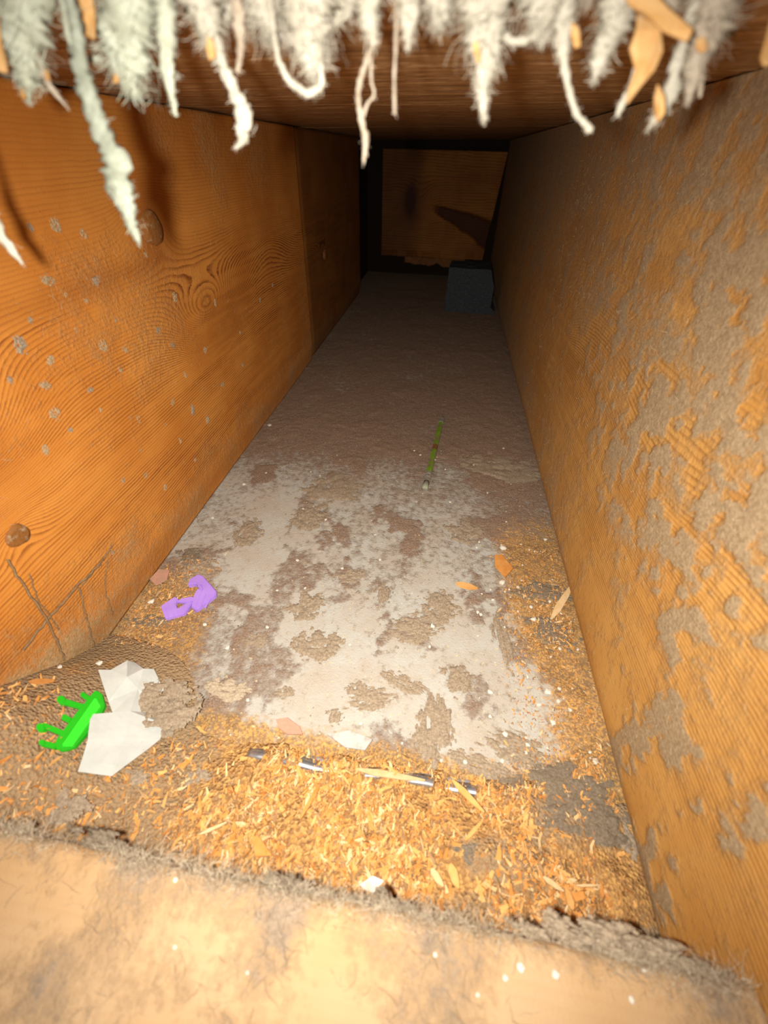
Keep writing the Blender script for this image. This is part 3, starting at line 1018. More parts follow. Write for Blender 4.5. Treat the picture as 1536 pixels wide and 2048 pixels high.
def pencil():
    a, b = on_z(850, 977, .0036), on_z(885, 833, .0036)
    L = float(np.linalg.norm(b - a))
    root = empty('pencil', a)
    root.rotation_euler = (0, 0, -math.atan2(b[0] - a[0], b[1] - a[1]))
    r = .0037
    lathe('eraser', [(0, r * .75), (.001, r * .95), (.014, r * .95)], M_eraser, root, 14, True)
    lathe('ferrule', [(.013, r * 1.03), (.018, r * 1.03), (.0185, r * .95), (.020, r * .95), (.0205, r * 1.03), (.024, r * 1.03), (.0245, r * .95), (.026, r * .95), (.0265, r * 1.03), (.031, r * 1.03)], M_ferrule, root, 16)
    lathe('shaft', [(.030, r), (.085, r), (L - .020, r)], M_pencil, root, 6)
    lathe('band', [(.082, r * 1.02), (.094, r * 1.02)], M_band, root, 6)
    lathe('end_cap', [(L - .021, r * 1.04), (L - .008, r * 1.04), (L - .004, r * .7), (L - .001, r * .62)], M_ferrule, root, 14)
    return tag(root, 'green pencil with a metal ferrule lying in the dust mid-floor', 'pencil')


pencil()


# foam block at the far end
def foam_block():
    bm = bmesh.new()
    bmesh.ops.create_cube(bm, size=1)
    bmesh.ops.subdivide_edges(bm, edges=bm.edges[:], cuts=11, use_grid_fill=True)
    for v in bm.verts:
        n = fbm(v.co.x * 7 + 3 + v.co.z * 2, v.co.y * 7 + v.co.z * 5, 131, 3) - .5
        big = 1 + .10 * n
        v.co = Vector((v.co.x * .108 * big, v.co.y * .09 * big, (v.co.z + .5) * .094 * (1 + .05 * n)))
        if v.co.z > .06 and v.co.x > .02:
            v.co.x -= (v.co.z - .06) * .38
        if v.co.z < .012 and v.co.x > .03:
            v.co.x += .010
    me = bpy.data.meshes.new('foam_block')
    bm.to_mesh(me)
    bm.free()
    me.materials.append(M_block)
    o = bpy.data.objects.new('foam_block', me)
    o.location = (.064, 1.150, .0008)
    o.rotation_euler = (0, 0, math.radians(-3))
    C.objects.link(o)
    return tag(o, 'charcoal grey porous block standing at the dark far end by the right joist', 'block')


foam_block()


# metal edge strip at the near edge of the board
def metal_strip():
    root = empty('metal_strip', (-.013, .090, 0))
    xs = np.linspace(-.080, .078, 60)
    prof = [(.004, .0010), (.001, .0024), (-.0008, .0027), (-.0020, .0020), (-.0022, .0008), (-.0016, .0), (-.0006, .0002)]
    V = []
    for x in xs:
        for y, z in prof:
            V.append((x, y + .0008 * math.sin(x * 60), z + .0002 + .0012 * math.sin(x * 95 + .4) + .0006 * math.sin(x * 230)))
    n = len(prof)
    i = np.arange(len(xs) * n).reshape(len(xs), n)
    F = np.stack([i[:-1, :-1], i[1:, :-1], i[1:, 1:], i[:-1, 1:]], -1).reshape(-1, 4)
    o = mesh('rolled_edge', V, F, M_metal, root)
    s = o.modifiers.new('thickness', 'SOLIDIFY')
    s.thickness = .0005
    box('flange', (-.08, .003, -.0006), (.078, .006, .0002), M_metal, root, .0003)
    return tag(root, 'thin zinc metal edge strip half buried in shavings along the grey board', 'metal strip')


metal_strip()


# ------------------------------------------------------------------ dust clumps
def clump_mesh(seed, fib=220):
    """a ragged lint clump: the islands of a noise field cut at a level, with stray fibres"""
    r = np.random.default_rng(seed)
    n = 46
    g = np.linspace(-1.45, 1.45, n)
    A, B = np.meshgrid(g, g, indexing='ij')
    off = r.random(2) * 60
    f = fbm(A * 2.3 + off[0], B * 2.3 + off[1], 211, 5)
    f2 = fbm(A * 9 + off[1], B * 9 + off[0], 217, 3)
    val = .72 - .8 * (A ** 2 + B ** 2) + 4.2 * (f - .5) + 1.3 * (f2 - .5)
    Hh = np.clip(val, -.06, 1.1) ** 1.0
    Hh = np.where(val > 0, .08 * np.sqrt(np.clip(val, 0, 1)) + .38 * np.clip(val, 0, 1) * f2 * 1.6, -.12)
    jit = r.normal(0, .012, (2, n, n))
    V = np.stack([A + jit[0], B + jit[1], Hh], -1).reshape(-1, 3)
    i = np.arange(n * n).reshape(n, n)
    q = np.stack([i[:-1, :-1], i[1:, :-1], i[1:, 1:], i[:-1, 1:]], -1).reshape(-1, 4)
    q = q[(val.ravel()[q] > 0).any(1)]
    used, inv = np.unique(q, return_inverse=True)
    V, q = V[used], inv.reshape(q.shape)
    top = V[V[:, 2] > .1]
    k = r.integers(0, len(top), fib)
    d = np.stack([top[k, 0] + r.normal(0, .6, fib), top[k, 1] + r.normal(0, .6, fib), r.uniform(-.2, .5, fib)], -1)
    V2, F2 = ribbons(fib, 3, top[k], d, r.uniform(.12, .5, fib), np.full(fib, .014), .5, .08, r)
    V2[:, 2] = np.clip(V2[:, 2], -.1, 1.2)
    tmp = mesh('dust_clump', np.vstack([V, V2]), np.vstack([q, F2 + len(V)]), M_lint)
    me = tmp.data
    bpy.data.objects.remove(tmp)
    return me


CLUMPS = {}
for s in range(6):
    for nm, m in (('mid', M_lint), ('dark', M_lint_dark), ('pale', M_lint_pale), ('tan', M_lint_tan)):
        if nm == 'mid':
            me = clump_mesh(200 + s)
        else:
            me = CLUMPS[('mid', s)].copy()
            me.materials[0] = m
        CLUMPS[(nm, s)] = me


def clump(px, py, rx, ry, label, tone='mid', h=None, group='dust clumps on the floor of the bay', rot=None, surf=None, name='dust_clump'):
    p = hit(px, py) if surf is None else surf
    pr = hit(px + rx, py) if surf is None else None
    pu = hit(px, py - ry) if surf is None else None
    a = float(np.linalg.norm(pr - p)) if pr is not None else rx
    b = float(abs(pu[1] - p[1])) + 1e-4 if pu is not None else ry
    o = bpy.data.objects.new(name, CLUMPS[(tone, random.randrange(6))])
    o.location = tuple(map(float, p))
    o.scale = (a, b, h if h else min(.0032, .22 * min(a, b) + .0006))
    o.rotation_euler = (0, 0, rot if rot is not None else random.uniform(-.3, .3))
    C.objects.link(o)
    return tag(o, label, 'dust clump', group)


for px, py, rx, ry, tone, label in [
    (610, 1210, 34, 24, 'mid', 'round grey dust clump in the middle of the pale board, upper of a pair'),
    (635, 1288, 38, 26, 'mid', 'round dust clump just below the upper one of the pair'),
    (830, 1258, 48, 22, 'mid', 'wide dust clump right of the round pair'),
    (882, 1215, 34, 26, 'mid', 'ragged dust clump above the wide one'),
    (745, 1398, 42, 18, 'mid', 'flat dust clump on the pale board above the long one'),
    (715, 1380, 18, 14, 'mid', 'small clump on the left end of the flat clump'),
    (455, 1378, 34, 20, 'pale', 'faint dust clump right of the white paper'),
    (512, 1282, 18, 14, 'mid', 'small dust clump left of the round pair'),
    (808, 1365, 36, 14, 'mid', 'narrow dust clump right above the flat clump'),
    (915, 1358, 30, 26, 'mid', 'dust clump at the right of the pale board'),
    (868, 1455, 30, 52, 'mid', 'long upright dust clump near the metal strip'),
    (850, 1490, 24, 30, 'mid', 'clump at the foot of the long upright one'),
    (765, 1186, 15, 18, 'mid', 'small dust clump above the wide clump'),
    (620, 1035, 34, 20, 'mid', 'dust clump in the middle distance, right of two'),
    (497, 1065, 26, 22, 'mid', 'dust clump in the middle distance, left of two'),
    (668, 978, 42, 26, 'mid', 'broad dust clump farther in than the two in the middle distance'),
    (570, 1385, 15, 10, 'mid', 'tiny dust clump left of the flat clump'),
    (668, 1432, 15, 14, 'mid', 'tiny dust clump below the flat clump'),
    (605, 1527, 28, 17, 'dark', 'dark round clump lying by the left end of the metal strip'),
    (1135, 1600, 92, 62, 'dark', 'biggest grey dust clump, by the right joist on the sawdust'),
    (1165, 1650, 52, 40, 'dark', 'lower lobe of the biggest grey clump'),
    (1005, 1275, 16, 46, 'mid', 'upright dust clump among the shavings on the right'),
    (1100, 1262, 42, 26, 'dark', 'dark dust clump beside the pale splinter on the right'),
    (1085, 1185, 44, 16, 'dark', 'dark dust clump under the orange flake on the right'),
    (945, 1710, 32, 20, 'dark', 'dark clump in the middle of the shavings'),
    (1262, 1692, 24, 34, 'mid', 'clump stuck at the foot of the right joist'),
    (110, 1605, 64, 34, 'mid', 'grey clump on the brown sawdust below the paper'),
    (255, 1560, 34, 16, 'mid', 'small grey clump at the tip of the paper'),
    (385, 1570, 30, 22, 'mid', 'greyish clump on the sawdust right of the paper'),
    (400, 1140, 34, 22, 'mid', 'dust clump above the lilac clip'),
    (380, 1110, 26, 14, 'dark', 'dark dust clump at the foot of the left joist'),
    (700, 1150, 26, 12, 'mid', 'thin clump in the centre of the pale board'),
    (300, 1240, 40, 10, 'dark', 'streak of dark dust below the lilac clip'),
    (1040, 1500, 60, 26, 'mid', 'dusty clump among crumbs near the right joist'),
    (960, 1530, 46, 20, 'mid', 'dusty clump at the right end of the metal strip'),
    (930, 1060, 34, 20, 'mid', 'dark smear of dust left of the right-hand shavings'),
    (1010, 935, 60, 22, 'mid', 'broad smear of dust by the right joist in the middle distance'),
]:
    clump(px, py, rx, ry, label, tone)
pp = hit(*z1(900, 860), .008)
clump(0, 0, .022, .013, 'grey dust clump lying across the white paper', 'mid', .004, None, .1, pp)
pp = hit(*z1(990, 920), .004)
clump(0, 0, .015, .012, 'end of dust clump at the right side of the paper', 'mid', .0035, None, .1, pp)


# lint on the sill edge, and tufts stuck to the joists
def fibre_stuff(name, start, direction, length, width, mat, label, cat, wander=.45, droop=.04, seg=4):
    V, Fq = ribbons(len(start), seg, start, direction, length, width, wander, droop)
    o = mesh(name, V, Fq, mat)
    return tag(o, label, cat, kind='stuff')


N = 9000
x = rng.uniform(-.222, .132, N)
dens = fbm(x * 26, x * 0, 141, 3)
keep = rng.random(N) < ss(.30, .62, dens) + .15
x = x[keep]
N = len(x)
ye = .0215 - .018 * x + .0035 * (fbm(x * 18, x * 0, 101, 4) - .5)
st = np.stack([x, ye + rng.normal(0, .0022, N), .0735 + rng.uniform(-.004, .004, N)], -1)
dd = np.stack([rng.normal(0, .8, N), rng.normal(.35, .6, N), rng.normal(.2, .5, N)], -1)
fibre_stuff('lint_fringe', st, dd, rng.uniform(.002, .010, N), np.full(N, .00022), M_lint_pale, 'grey lint fringe along the far edge of the pale sill board', 'lint')
N = 5000
x = rng.uniform(-.222, .130, N)
y = rng.uniform(-.06, .02, N) - .018 * x
keep = rng.random(N) < ss(.48, .66, fbm(x * 32, y * 32, 105, 4)) + .04
x, y = x[keep], y[keep]
N = len(x)
fibre_stuff('sill_lint', np.stack([x, y, np.full(N, .0768)], -1), np.stack([rng.normal(0, 1, N), rng.normal(0, 1, N), rng.uniform(0, .25, N)], -1),
            rng.uniform(.003, .012, N), np.full(N, .00018), M_lint, 'thin lint fibres strewn over the pale sill board', 'lint', .3, .03)

# big lint roll at the right end of the sill
for q, (px, py, a, b, lab) in enumerate([(1240, 1905, .020, .008, 'thick grey lint roll at the right end of the sill'), (1340, 1935, .022, .007, 'lint roll touching the right joist'),
                                         (1110, 1872, .014, .006, 'lint roll left of the thick one on the sill edge'), (760, 1815, .012, .005, 'small lint roll midway along the sill edge'),
                                         (560, 1790, .013, .005, 'lint roll left of midway on the sill edge'), (20, 1700, .016, .008, 'pale lint roll at the left end of the sill'),
                                         (200, 1690, .014, .005, 'dark lint roll on the left part of the sill edge'), (640, 1805, .010, .004, 'little lint roll near the middle of the sill edge')]):
    clump(0, 0, a, b, lab, ('mid', 'mid', 'mid', 'dark', 'dark', 'pale', 'dark', 'mid')[q], .008, 'lint rolls along the sill edge', -.15, on_z(px, py, .070), 'lint_roll')

# tufts on the left joist
tufts = [(90, 770), (180, 780), (350, 595), (430, 605), (260, 835), (330, 850), (280, 900), (385, 820), (345, 805), (480, 665), (545, 570), (275, 840), (100, 720), (40, 690), (170, 600), (130, 590),
         (230, 640), (300, 720), (240, 740), (345, 690), (390, 920), (330, 975), (225, 1105), (445, 770), (415, 840), (520, 600), (485, 730), (205, 690), (60, 640), (150, 660), (95, 560), (190, 560),
         (290, 510), (110, 450), (60, 455), (165, 470), (250, 700), (315, 660), (370, 750), (410, 700), (20, 760), (110, 830), (90, 900), (140, 860), (200, 820), (290, 950), (245, 960), (360, 880)]
WALL_TUFTS = []
for q, (px, py) in enumerate(tufts):
    r0 = ray(px, py)
    y = .3
    for _ in range(6):
        p = on_x(px, py, float(left_x(y)))
        y = p[1]
    o = bpy.data.objects.new('lint_tuft', CLUMPS[(('tan', 'mid', 'tan')[q % 3], q % 6)])
    s = random.uniform(.0016, .0034) * (.8 + .5 * p[1])
    o.scale = (s * random.uniform(.7, 1.3), s * random.uniform(.7, 1.5), s * .5)
    o.location = (float(p[0]) + .0003, float(p[1]), float(p[2]))
    o.rotation_euler = (random.uniform(-3, 3), math.radians(90), 0)
    o.rotation_mode = 'ZYX'
    C.objects.link(o)
    tag(o, 'small lint tuft', 'lint', 'lint tufts stuck to the left joist')
    WALL_TUFTS.append((o, 'small lint tuft on the left joist'))


# loose hairs and lint caught on the rough joist faces
N = 2600
y = rng.uniform(.10, .75, N)
z = rng.uniform(.015, .25, N)
keep = rng.random(N) < ss(.40, .62, fbm(y * 20, z * 20, 161, 4)) * (1.1 - y)
y, z = y[keep], z[keep]
N = len(y)
fibre_stuff('joist_lint', np.stack([left_x(y) + .0007, y, z], -1), np.stack([np.full(N, .05), rng.normal(0, .5, N), rng.normal(.3, 1, N)], -1),
            rng.uniform(.0015, .006, N), np.full(N, .00022), M_lint_tan, 'fine lint hairs caught on the orange face of the left joist', 'lint', .3, .02)
N = 9000
y = rng.uniform(.04, .60, N)
z = rng.uniform(.02, .30, N)
keep = rng.random(N) < np.clip(right_fields(y, z)[3] - .25, 0, 1)
y, z = y[keep], z[keep]
N = len(y)
fibre_stuff('joist_lint', np.stack([np.full(N, X_RIGHT - .0092), y, z], -1), np.stack([np.full(N, -.12), rng.normal(0, .8, N), rng.normal(0, .8, N)], -1),
            rng.uniform(.0012, .005, N), np.full(N, .00024), M_lint_tan, 'fine lint hairs caught in the grey dust of the right joist', 'lint', .3, .02)


# cobweb threads at the foot of the left joist
def web(pts, label, wd=.0006):
    P3 = []
    for px, py in pts:
        y = .2
        for _ in range(6):
            p = on_x(px, py, float(left_x(y)) + .0012)
            y = p[1]
        if p[2] < .001:
            p = hit(px, py, .001)
        P3.append((*p, wd))
    P = smooth_path(P3, 24)
    P[:, :3] += rng.normal(0, .0003, (24, 3))
    n, sides = 24, 5
    tan = np.gradient(P[:, :3], axis=0)
    tan /= np.linalg.norm(tan, axis=1, keepdims=True)
    a = np.cross(tan, [1, .2, .1])
    a /= np.linalg.norm(a, axis=1, keepdims=True)
    b = np.cross(tan, a)
    th = np.arange(sides) * 2 * math.pi / sides
    V = P[:, None, :3] + P[:, 3][:, None, None] * (np.cos(th)[None, :, None] * a[:, None] + np.sin(th)[None, :, None] * b[:, None])
    idx = np.arange(n * sides).reshape(n, sides)
    nx = np.roll(idx, -1, 1)
    o = mesh('cobweb_thread', V.reshape(-1, 3), np.stack([idx[:-1], nx[:-1], nx[1:], idx[1:]], -1).reshape(-1, 4), M_web)
    recentre(o)
    return tag(o, label, 'cobweb', 'dusty cobweb threads on the left joist')


web([(15, 1120), (60, 1190), (95, 1240), (130, 1320)], 'dusty cobweb thread running down the near end of the left joist', .0007)
web([(200, 1130), (160, 1165), (95, 1240), (45, 1300)], 'dusty cobweb thread slanting down to the left, crossing the first', .0008)
web([(225, 1090), (205, 1120), (165, 1170)], 'short dusty cobweb thread above the crossing', .0006)
web([(160, 1175), (172, 1230), (190, 1300)], 'cobweb thread dropping to the corner of the heap', .0005)
web([(215, 1120), (210, 1180), (225, 1230)], 'faint cobweb thread close to the joist foot', .0004)
web([(60, 1150), (75, 1200), (120, 1260)], 'thin cobweb thread beside the first one', .0004)


# ------------------------------------------------------------------ telling look-alikes apart by what they lie beside
def proj(p):
    c_ = (np.asarray(p, float) - np.array([0, 0, EYE])) @ M
    return 768 + F_PX * c_[0] / c_[2], 1024 + F_PX * c_[1] / c_[2]


MARKS = [((390, 1205), 'the lilac clip'), ((245, 1490), 'the white paper'), ((150, 1450), 'the green comb piece'), ((865, 905), 'the pencil'), ((850, 972), "the pencil's eraser"), ((610, 1210), 'the upper round clump'),
         ((635, 1290), 'the lower round clump'), ((830, 1258), 'the wide dust clump'), ((1005, 1130), 'the orange flake'), ((1125, 1205), 'the leaning pale splinter'), ((1135, 1600), 'the biggest grey clump'),
         ((868, 1455), 'the long upright clump'), ((575, 1455), 'the pink flake'), ((605, 1527), 'the dark round clump'), ((930, 1590), 'the long slanting splinter'), ((745, 1770), 'the white curled flake'),
         ((522, 1692), 'the rust-brown flake'), ((945, 1710), 'the dark clump'), ((1105, 1768), 'the pale straight splinter'), ((1262, 1692), 'the clump at the joist foot'), ((700, 1486), 'the pale flat flake'),
         ((110, 1605), 'the lowest grey clump'), ((780, 1550), 'the long peach splinter'), ((915, 1358), 'the clump right on the board'), ((745, 1398), 'the flat dust clump'), ((455, 1378), 'the faint dust clump'),
         ((320, 1157), 'the pinkish grey flake'), ((620, 1035), 'the clump right of two'), ((1005, 1275), 'the upright dust clump'), ((1240, 1905), 'the thick lint roll'), ((1140, 1800), 'the low orange splinter'),
         ((1156, 1793), 'the small orange flake'), ((890, 1756), 'the stubby pale splinter'), ((385, 1570), 'the greyish sawdust clump')]
WALLMARKS = [((300, 450), 'the large dark knot'), ((40, 1070), 'the small round knot'), ((410, 620), 'the swirling eye'), ((20, 860), 'the reddish eye'), ((95, 1240), 'the crossing cobwebs'), ((25, 500), 'the frayed white end'), ((250, 420), 'the dangling rope')]
ORD = ['nearest', 'second nearest', 'third nearest', 'fourth nearest', 'fifth nearest', 'sixth nearest', 'seventh nearest', 'eighth nearest', 'ninth nearest', 'tenth nearest'] + ['%dth nearest' % q for q in range(11, 90)]


def tell_apart(things, marks, where=''):
    """things = [(object, noun phrase)]: label each by its nearest landmark, the side it lies on and its rank there"""
    bins = {}
    for o, noun in things:
        q = np.array(proj(o.location))
        dist, name, c_ = min((float(np.hypot(*(q - np.array(m)))), nm, m) for m, nm in marks)
        d = q - np.array(c_)
        side = ('right of' if d[0] > 0 else 'left of') if abs(d[0]) > abs(d[1]) else ('just below' if d[1] > 0 else 'just above')
        bins.setdefault((noun, name, side), []).append((dist, o))
    for (noun, name, side), L in bins.items():
        L.sort(key=lambda t: t[0])
        for k, (_, o) in enumerate(L):
            o['label'] = (noun + ', ' + (ORD[k] + ' ' if len(L) > 1 else '') + side + ' ' + name + where)


TELL = []
# ------------------------------------------------------------------ shavings
def shaving_mesh(seed, mat, ln, wd, curl):
    r = np.random.default_rng(seed)
    seg = 4
    V = []
    for k in range(seg + 1):
        t = k / seg - .5
        ww = wd * (1 - .55 * abs(2 * t) ** 2 + .15 * r.normal())
        x, z = ln * t, curl * ln * (.25 - t * t) * 1.0
        off = .12 * wd * r.normal()
        V += [(x, off - ww / 2, z), (x, off + ww / 2, z + .12 * wd * r.normal()), (x, off + ww / 2, z - .00025), (x, off - ww / 2, z - .00025)]
    Fc = []
    for k in range(seg):
        b = 4 * k
        for a in range(4):
            Fc.append((b + a, b + (a + 1) % 4, b + 4 + (a + 1) % 4, b + 4 + a))
    Fc += [(3, 2, 1, 0), (4 * seg, 4 * seg + 1, 4 * seg + 2, 4 * seg + 3)]
    me = bpy.data.meshes.new('wood_shaving')
    me.from_pydata(V, [], Fc)
    me.materials.append(mat)
    return me


SH = []
for q in range(20):
    SH.append(shaving_mesh(300 + q, M_shave[(0, 1, 2, 0, 2)[q % 5]], random.uniform(.005, .0115), random.uniform(.0010, .0028), random.uniform(-.1, .3)))


def shave_density(x, y):
    n = fbm(x * 24, y * 24, 151, 3)
    bed = ss(.104, .09, y) * (.12 + .88 * ss(-.125, -.06, x + .06 * (n - .5))) * (.04 + .96 * ss(.42, .58, n))
    bed = bed * (1 - .85 * gauss(x, y, .106, .078, .026, .018)) * (.1 + .9 * ss(.024, .042, y + .02 * (n - .5)))
    bed = bed * (1 - .7 * gauss(x, y, .058, .052, .026, .016)) * (1 - .6 * gauss(x, y, -.085, .035, .03, .012)) * (1 - .5 * gauss(x, y, -.02, .038, .02, .008))
    right = .55 * ss(.065, .115, x) * ss(.36, .27, y) * ss(.08, .1, y) * (.3 + 1.2 * ss(.42, .6, n))
    left = .45 * ss(-.17, -.20, x) * ss(.26, .22, y) * ss(.14, .17, y)
    return np.clip(bed + right + left + .18 * ss(-.09, -.16, x) * ss(.11, .07, y), 0, 1.2)


def sample_density(n):
    out = []
    while len(out) < n:
        x = rng.uniform(-.226, .134, 4000)
        y = .018 - .018 * 0 + rng.random(4000) ** 1.5 * .36
        k = rng.random(4000) < shave_density(x, y)
        out += list(zip(x[k], y[k]))
    return np.array(out[:n])


pts = sample_density(285)
for q, (x, y) in enumerate(pts):
    o = bpy.data.objects.new('wood_shaving', SH[q % len(SH)])
    far = .55 if y > .11 else 1.0
    s = random.uniform(.65, 1.15) * far
    o.scale = (s, s, s)
    o.location = (x, y, float(ground(x, y)) + .0016)
    o.rotation_euler = (random.uniform(-.35, .35), random.uniform(-.3, .3), random.gauss(1.3, .75))
    C.objects.link(o)
    tag(o, 'loose wood shaving', 'shaving', 'loose wood shavings on the sawdust')
    TELL.append((o, ('golden', 'pale', 'orange', 'golden', 'orange')[q % 20 % 5] + ' wood shaving'))


def chips(n, smin, smax, wlo, whi):
    p = sample_density(n)
    z = ground(p[:, 0], p[:, 1]) + rng.uniform(.0002, .0024, n)
    far = np.where(p[:, 1] > .11, .55, 1.0)
    ln = rng.uniform(smin, smax, n) * far * rng.uniform(.35, 1, n)
    ang = np.where(rng.random(n) < .5, rng.normal(1.4, .7, n), rng.uniform(0, 3.14, n))
    d = np.stack([np.cos(ang), np.sin(ang), rng.normal(0, .3, n)], -1)
    return ribbons(n, 2, np.c_[p, z] - d * ln[:, None] / 2, d, ln, ln * rng.uniform(wlo, whi, n) + .0002, .2, 0)


VS, FS, MI, base = [], [], [], 0
for mi, n, lo, hi, wlo, whi in ((0, 6000, .0015, .006, .12, .6), (1, 2500, .0012, .0055, .12, .55), (2, 6000, .0015, .0065, .15, .6), (3, 6500, .001, .0055, .15, .6), (0, 900, .005, .011, .1, .3), (1, 500, .005, .010, .1, .3)):
    V, Fq = chips(n, lo, hi, wlo, whi)
    VS.append(V)
    FS.append(Fq + base)
    MI.append(np.full(len(Fq), mi, dtype=np.int32))
    base += len(V)
o = mesh('sawdust_flakes', np.vstack(VS), np.vstack(FS), M_shave, smooth=False)
o.data.polygons.foreach_set('material_index', np.concatenate(MI))
tag(o, 'golden, pale and brown wood flakes matted over the near end of the bay', 'sawdust', kind='stuff')


def flake(poly, label, mat, name, cat, thick=.0014, lift=.0016, group=None):
    pts = [hit(*p) for p in poly]
    k = plane_fit(pts)
    c = np.mean(pts, 0)
    o = slab(name, poly, k, lift, lift + thick, mat, None, c, .0002)
    o.location = tuple(map(float, c))
    return tag(o, label, cat, group)


def sliver(a, b, wd, label, mat, name='wood_splinter', cat='splinter', group='larger splinters on the floor', **kw):
    pa, pb = np.array(a, float), np.array(b, float)
    d = pb - pa
    n = np.array([-d[1], d[0]]) / np.linalg.norm(d) * wd / 2
    poly = [pa + n * .3, pa + d * .25 + n, pa + d * .7 + n * .9, pb + n * .25, pb - n * .3, pa + d * .65 - n * .8, pa + d * .3 - n, pa - n * .4]
    return flake(poly, label, mat, name, cat, group=group, **kw)


sliver((1103, 1238), (1144, 1170), 15, 'pale splinter leaning at the foot of the right joist', M_shave[1], lift=.003)
sliver((905, 1562), (968, 1626), 13, 'long splinter slanting across the right end of the metal strip', M_shave[0], lift=.010)
sliver((1085, 1754), (1127, 1784), 11, 'pale straight splinter in the shavings on the right', M_shave[1], lift=.003)
sliver((862, 1738), (886, 1774), 15, 'stubby pale splinter in the middle of the shavings', M_shave[1], lift=.003)
sliver((900, 1728), (916, 1778), 18, 'broad orange splinter beside the stubby pale one', M_shave[0], lift=.003)
sliver((1150, 1772), (1200, 1771), 6, 'thin horizontal splinter near the right joist', M_shave[1], lift=.003)
sliver((930, 1682), (966, 1640), 9, 'thin upright splinter above the dark clump', M_shave[0], lift=.003)
sliver((1145, 1820), (1130, 1775), 14, 'orange splinter low on the right by the sill', M_shave[0], lift=.003)
sliver((400, 1670), (455, 1645), 7, 'thin pale sliver low on the left of the shavings', M_shave[1], lift=.003)
sliver((640, 1570), (600, 1640), 9, 'upright orange sliver left of centre in the shavings', M_shave[2], lift=.003)
sliver((60, 1365), (110, 1362), 10, 'orange splinter lying under the near end of the left joist', M_shave[2], lift=.002)
sliver((912, 1168), (955, 1178), 12, 'pale yellow splinter left of the white crumbs', M_shave[0], lift=.001)
sliver((715, 1540), (850, 1562), 14, 'long peach splinter lying along the metal strip', M_shave[1], lift=.006)
flake([(988, 1112), (1003, 1110), (1026, 1138), (1010, 1156), (990, 1135)], 'orange wood flake beside the white plaster crumbs on the right', M_shave[2], 'wood_flake', 'flake', group='flakes on the floor')
flake([(503, 1672), (520, 1675), (545, 1712), (512, 1714)], 'rust-brown wood flake low in the shavings', M_shave[2], 'wood_flake', 'flake', lift=.004, group='flakes on the floor')
flake([(1142, 1788), (1165, 1782), (1170, 1798), (1150, 1804)], 'small orange wood flake near the right joist', M_shave[2], 'wood_flake', 'flake', lift=.004, group='flakes on the floor')
flake([(552, 1440), (575, 1436), (600, 1455), (606, 1470), (575, 1470), (558, 1458)], 'pink flake on the pale board above the metal strip', M_pink, 'plaster_flake', 'flake', group='flakes on the floor')
flake([(300, 1160), (318, 1140), (340, 1142), (335, 1160), (312, 1172)], 'pinkish grey flake at the foot of the left joist', M_pink, 'plaster_flake', 'flake', group='flakes on the floor')
flake([(655, 1470), (700, 1462), (745, 1480), (730, 1502), (690, 1496)], 'pale flat flake above the metal strip', M_flake, 'plaster_flake', 'flake', group='flakes on the floor')
flake([(720, 1770), (745, 1752), (768, 1762), (750, 1786), (728, 1780)], 'white curled flake among the shavings near the sill', M_crumb, 'plaster_flake', 'flake', lift=.005, group='flakes on the floor')


# ------------------------------------------------------------------ plaster crumbs
def crumb_mesh(seed):
    bm = bmesh.new()
    bmesh.ops.create_icosphere(bm, subdivisions=1, radius=1)
    r = random.Random(seed)
    for v in bm.verts:
        v.co *= r.uniform(.7, 1.2)
        v.co.z *= .65
    me = bpy.data.meshes.new('plaster_crumb')
    bm.to_mesh(me)
    bm.free()
    me.materials.append(M_crumb)
    return me


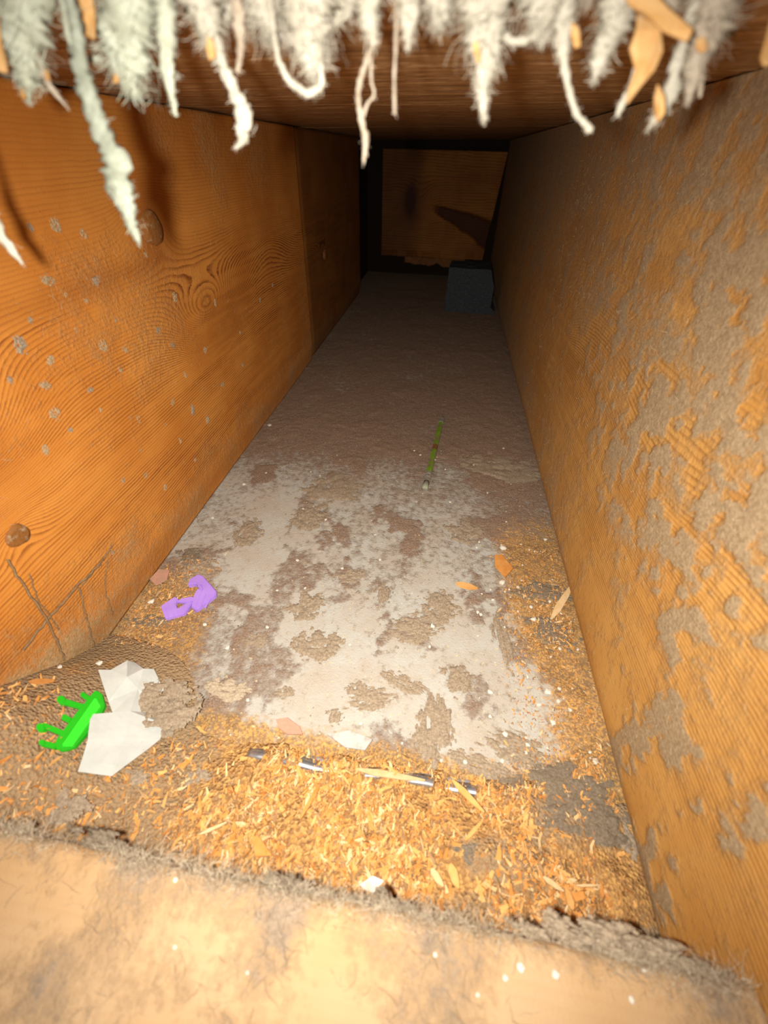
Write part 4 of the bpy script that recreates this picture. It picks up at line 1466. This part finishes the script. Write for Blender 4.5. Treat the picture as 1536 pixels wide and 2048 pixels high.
CR = [crumb_mesh(q) for q in range(6)]
fixed = [(1006, 1098, 12), (1018, 1136, 9), (1004, 1166, 11), (1066, 1240, 10), (1095, 1386, 10), (1078, 1411, 7), (1190, 1524, 8), (304, 1205, 10), (595, 1122, 6), (865, 1253, 8), (1118, 1378, 6), (980, 1385, 8),
         (1062, 1215, 6), (425, 1037, 6), (652, 1040, 5), (488, 970, 7), (540, 852, 7), (410, 1250, 6), (455, 1297, 8), (985, 1200, 6), (955, 1225, 6), (1055, 1490, 7), (1105, 1445, 8), (1140, 1420, 6), (1035, 1175, 6),
         (200, 1328, 9), (120, 1335, 6), (535, 1255, 6), (700, 1290, 5), (760, 1120, 4), (750, 1070, 4), (900, 1005, 5), (870, 920, 3), (1090, 1080, 6), (1010, 1470, 8), (930, 1525, 6), (1155, 1300, 5)]
for q in range(85):
    u = random.random()
    if u < .55:
        x, y = random.uniform(.055, .128), random.uniform(.10, .36)
    else:
        x, y = random.uniform(-.2, .12), random.uniform(.10, .5)
    fixed.append((x, y, None))
for q, (a, b, r) in enumerate(fixed):
    if r is None:
        p = np.array([a, b, 0.0])
        s = random.uniform(.0006, .0016)
    else:
        p = hit(a, b)
        s = r / F_PX * np.linalg.norm(p - np.array([0, 0, EYE])) * .62
    o = bpy.data.objects.new('plaster_crumb', CR[q % 6])
    o.scale = (s, s * random.uniform(.7, 1.2), s * .8)
    o.rotation_euler = (0, 0, random.uniform(0, 6))
    o.location = (float(p[0]), float(p[1]), float(p[2]) + s * .4)
    C.objects.link(o)
    tag(o, 'white plaster crumb', 'crumb', 'plaster crumbs on the floor of the bay')
    TELL.append((o, 'white plaster crumb'))
for q, (a, b, r) in enumerate([(1040, 1935, 11), (1110, 1948, 11), (1262, 2000, 8), (1288, 1940, 6), (352, 1760, 7), (350, 1895, 5), (495, 1945, 5), (1010, 1955, 8), (870, 1910, 6), (955, 1990, 6)]):
    p = on_z(a, b, .0762)
    s = r / F_PX * np.linalg.norm(p - np.array([0, 0, EYE])) * .5
    o = bpy.data.objects.new('plaster_crumb', CR[q % 6])
    o.scale = (s, s, s * .7)
    o.location = (float(p[0]), float(p[1]), float(p[2]) + s * .3)
    C.objects.link(o)
    tag(o, 'white crumb lying on the pale sill board', 'crumb', 'white crumbs on the sill board')

    o['label'] = ('large white crumb left of two on the sill', 'large white crumb right of two on the sill', 'small white crumb low at the right of the sill', 'tiny white crumb by the thick lint roll on the sill',
                  'white crumb near the left lint on the sill', 'white crumb lowest on the left half of the sill', 'white crumb midway along the sill, left of centre', 'white crumb just below the large left one on the sill',
                  'white crumb above centre-right near the sill edge', 'white crumb lowest in the middle of the sill')[q]
bpy.context.view_layer.update()
tell_apart(TELL, MARKS)
tell_apart(WALL_TUFTS, WALLMARKS)
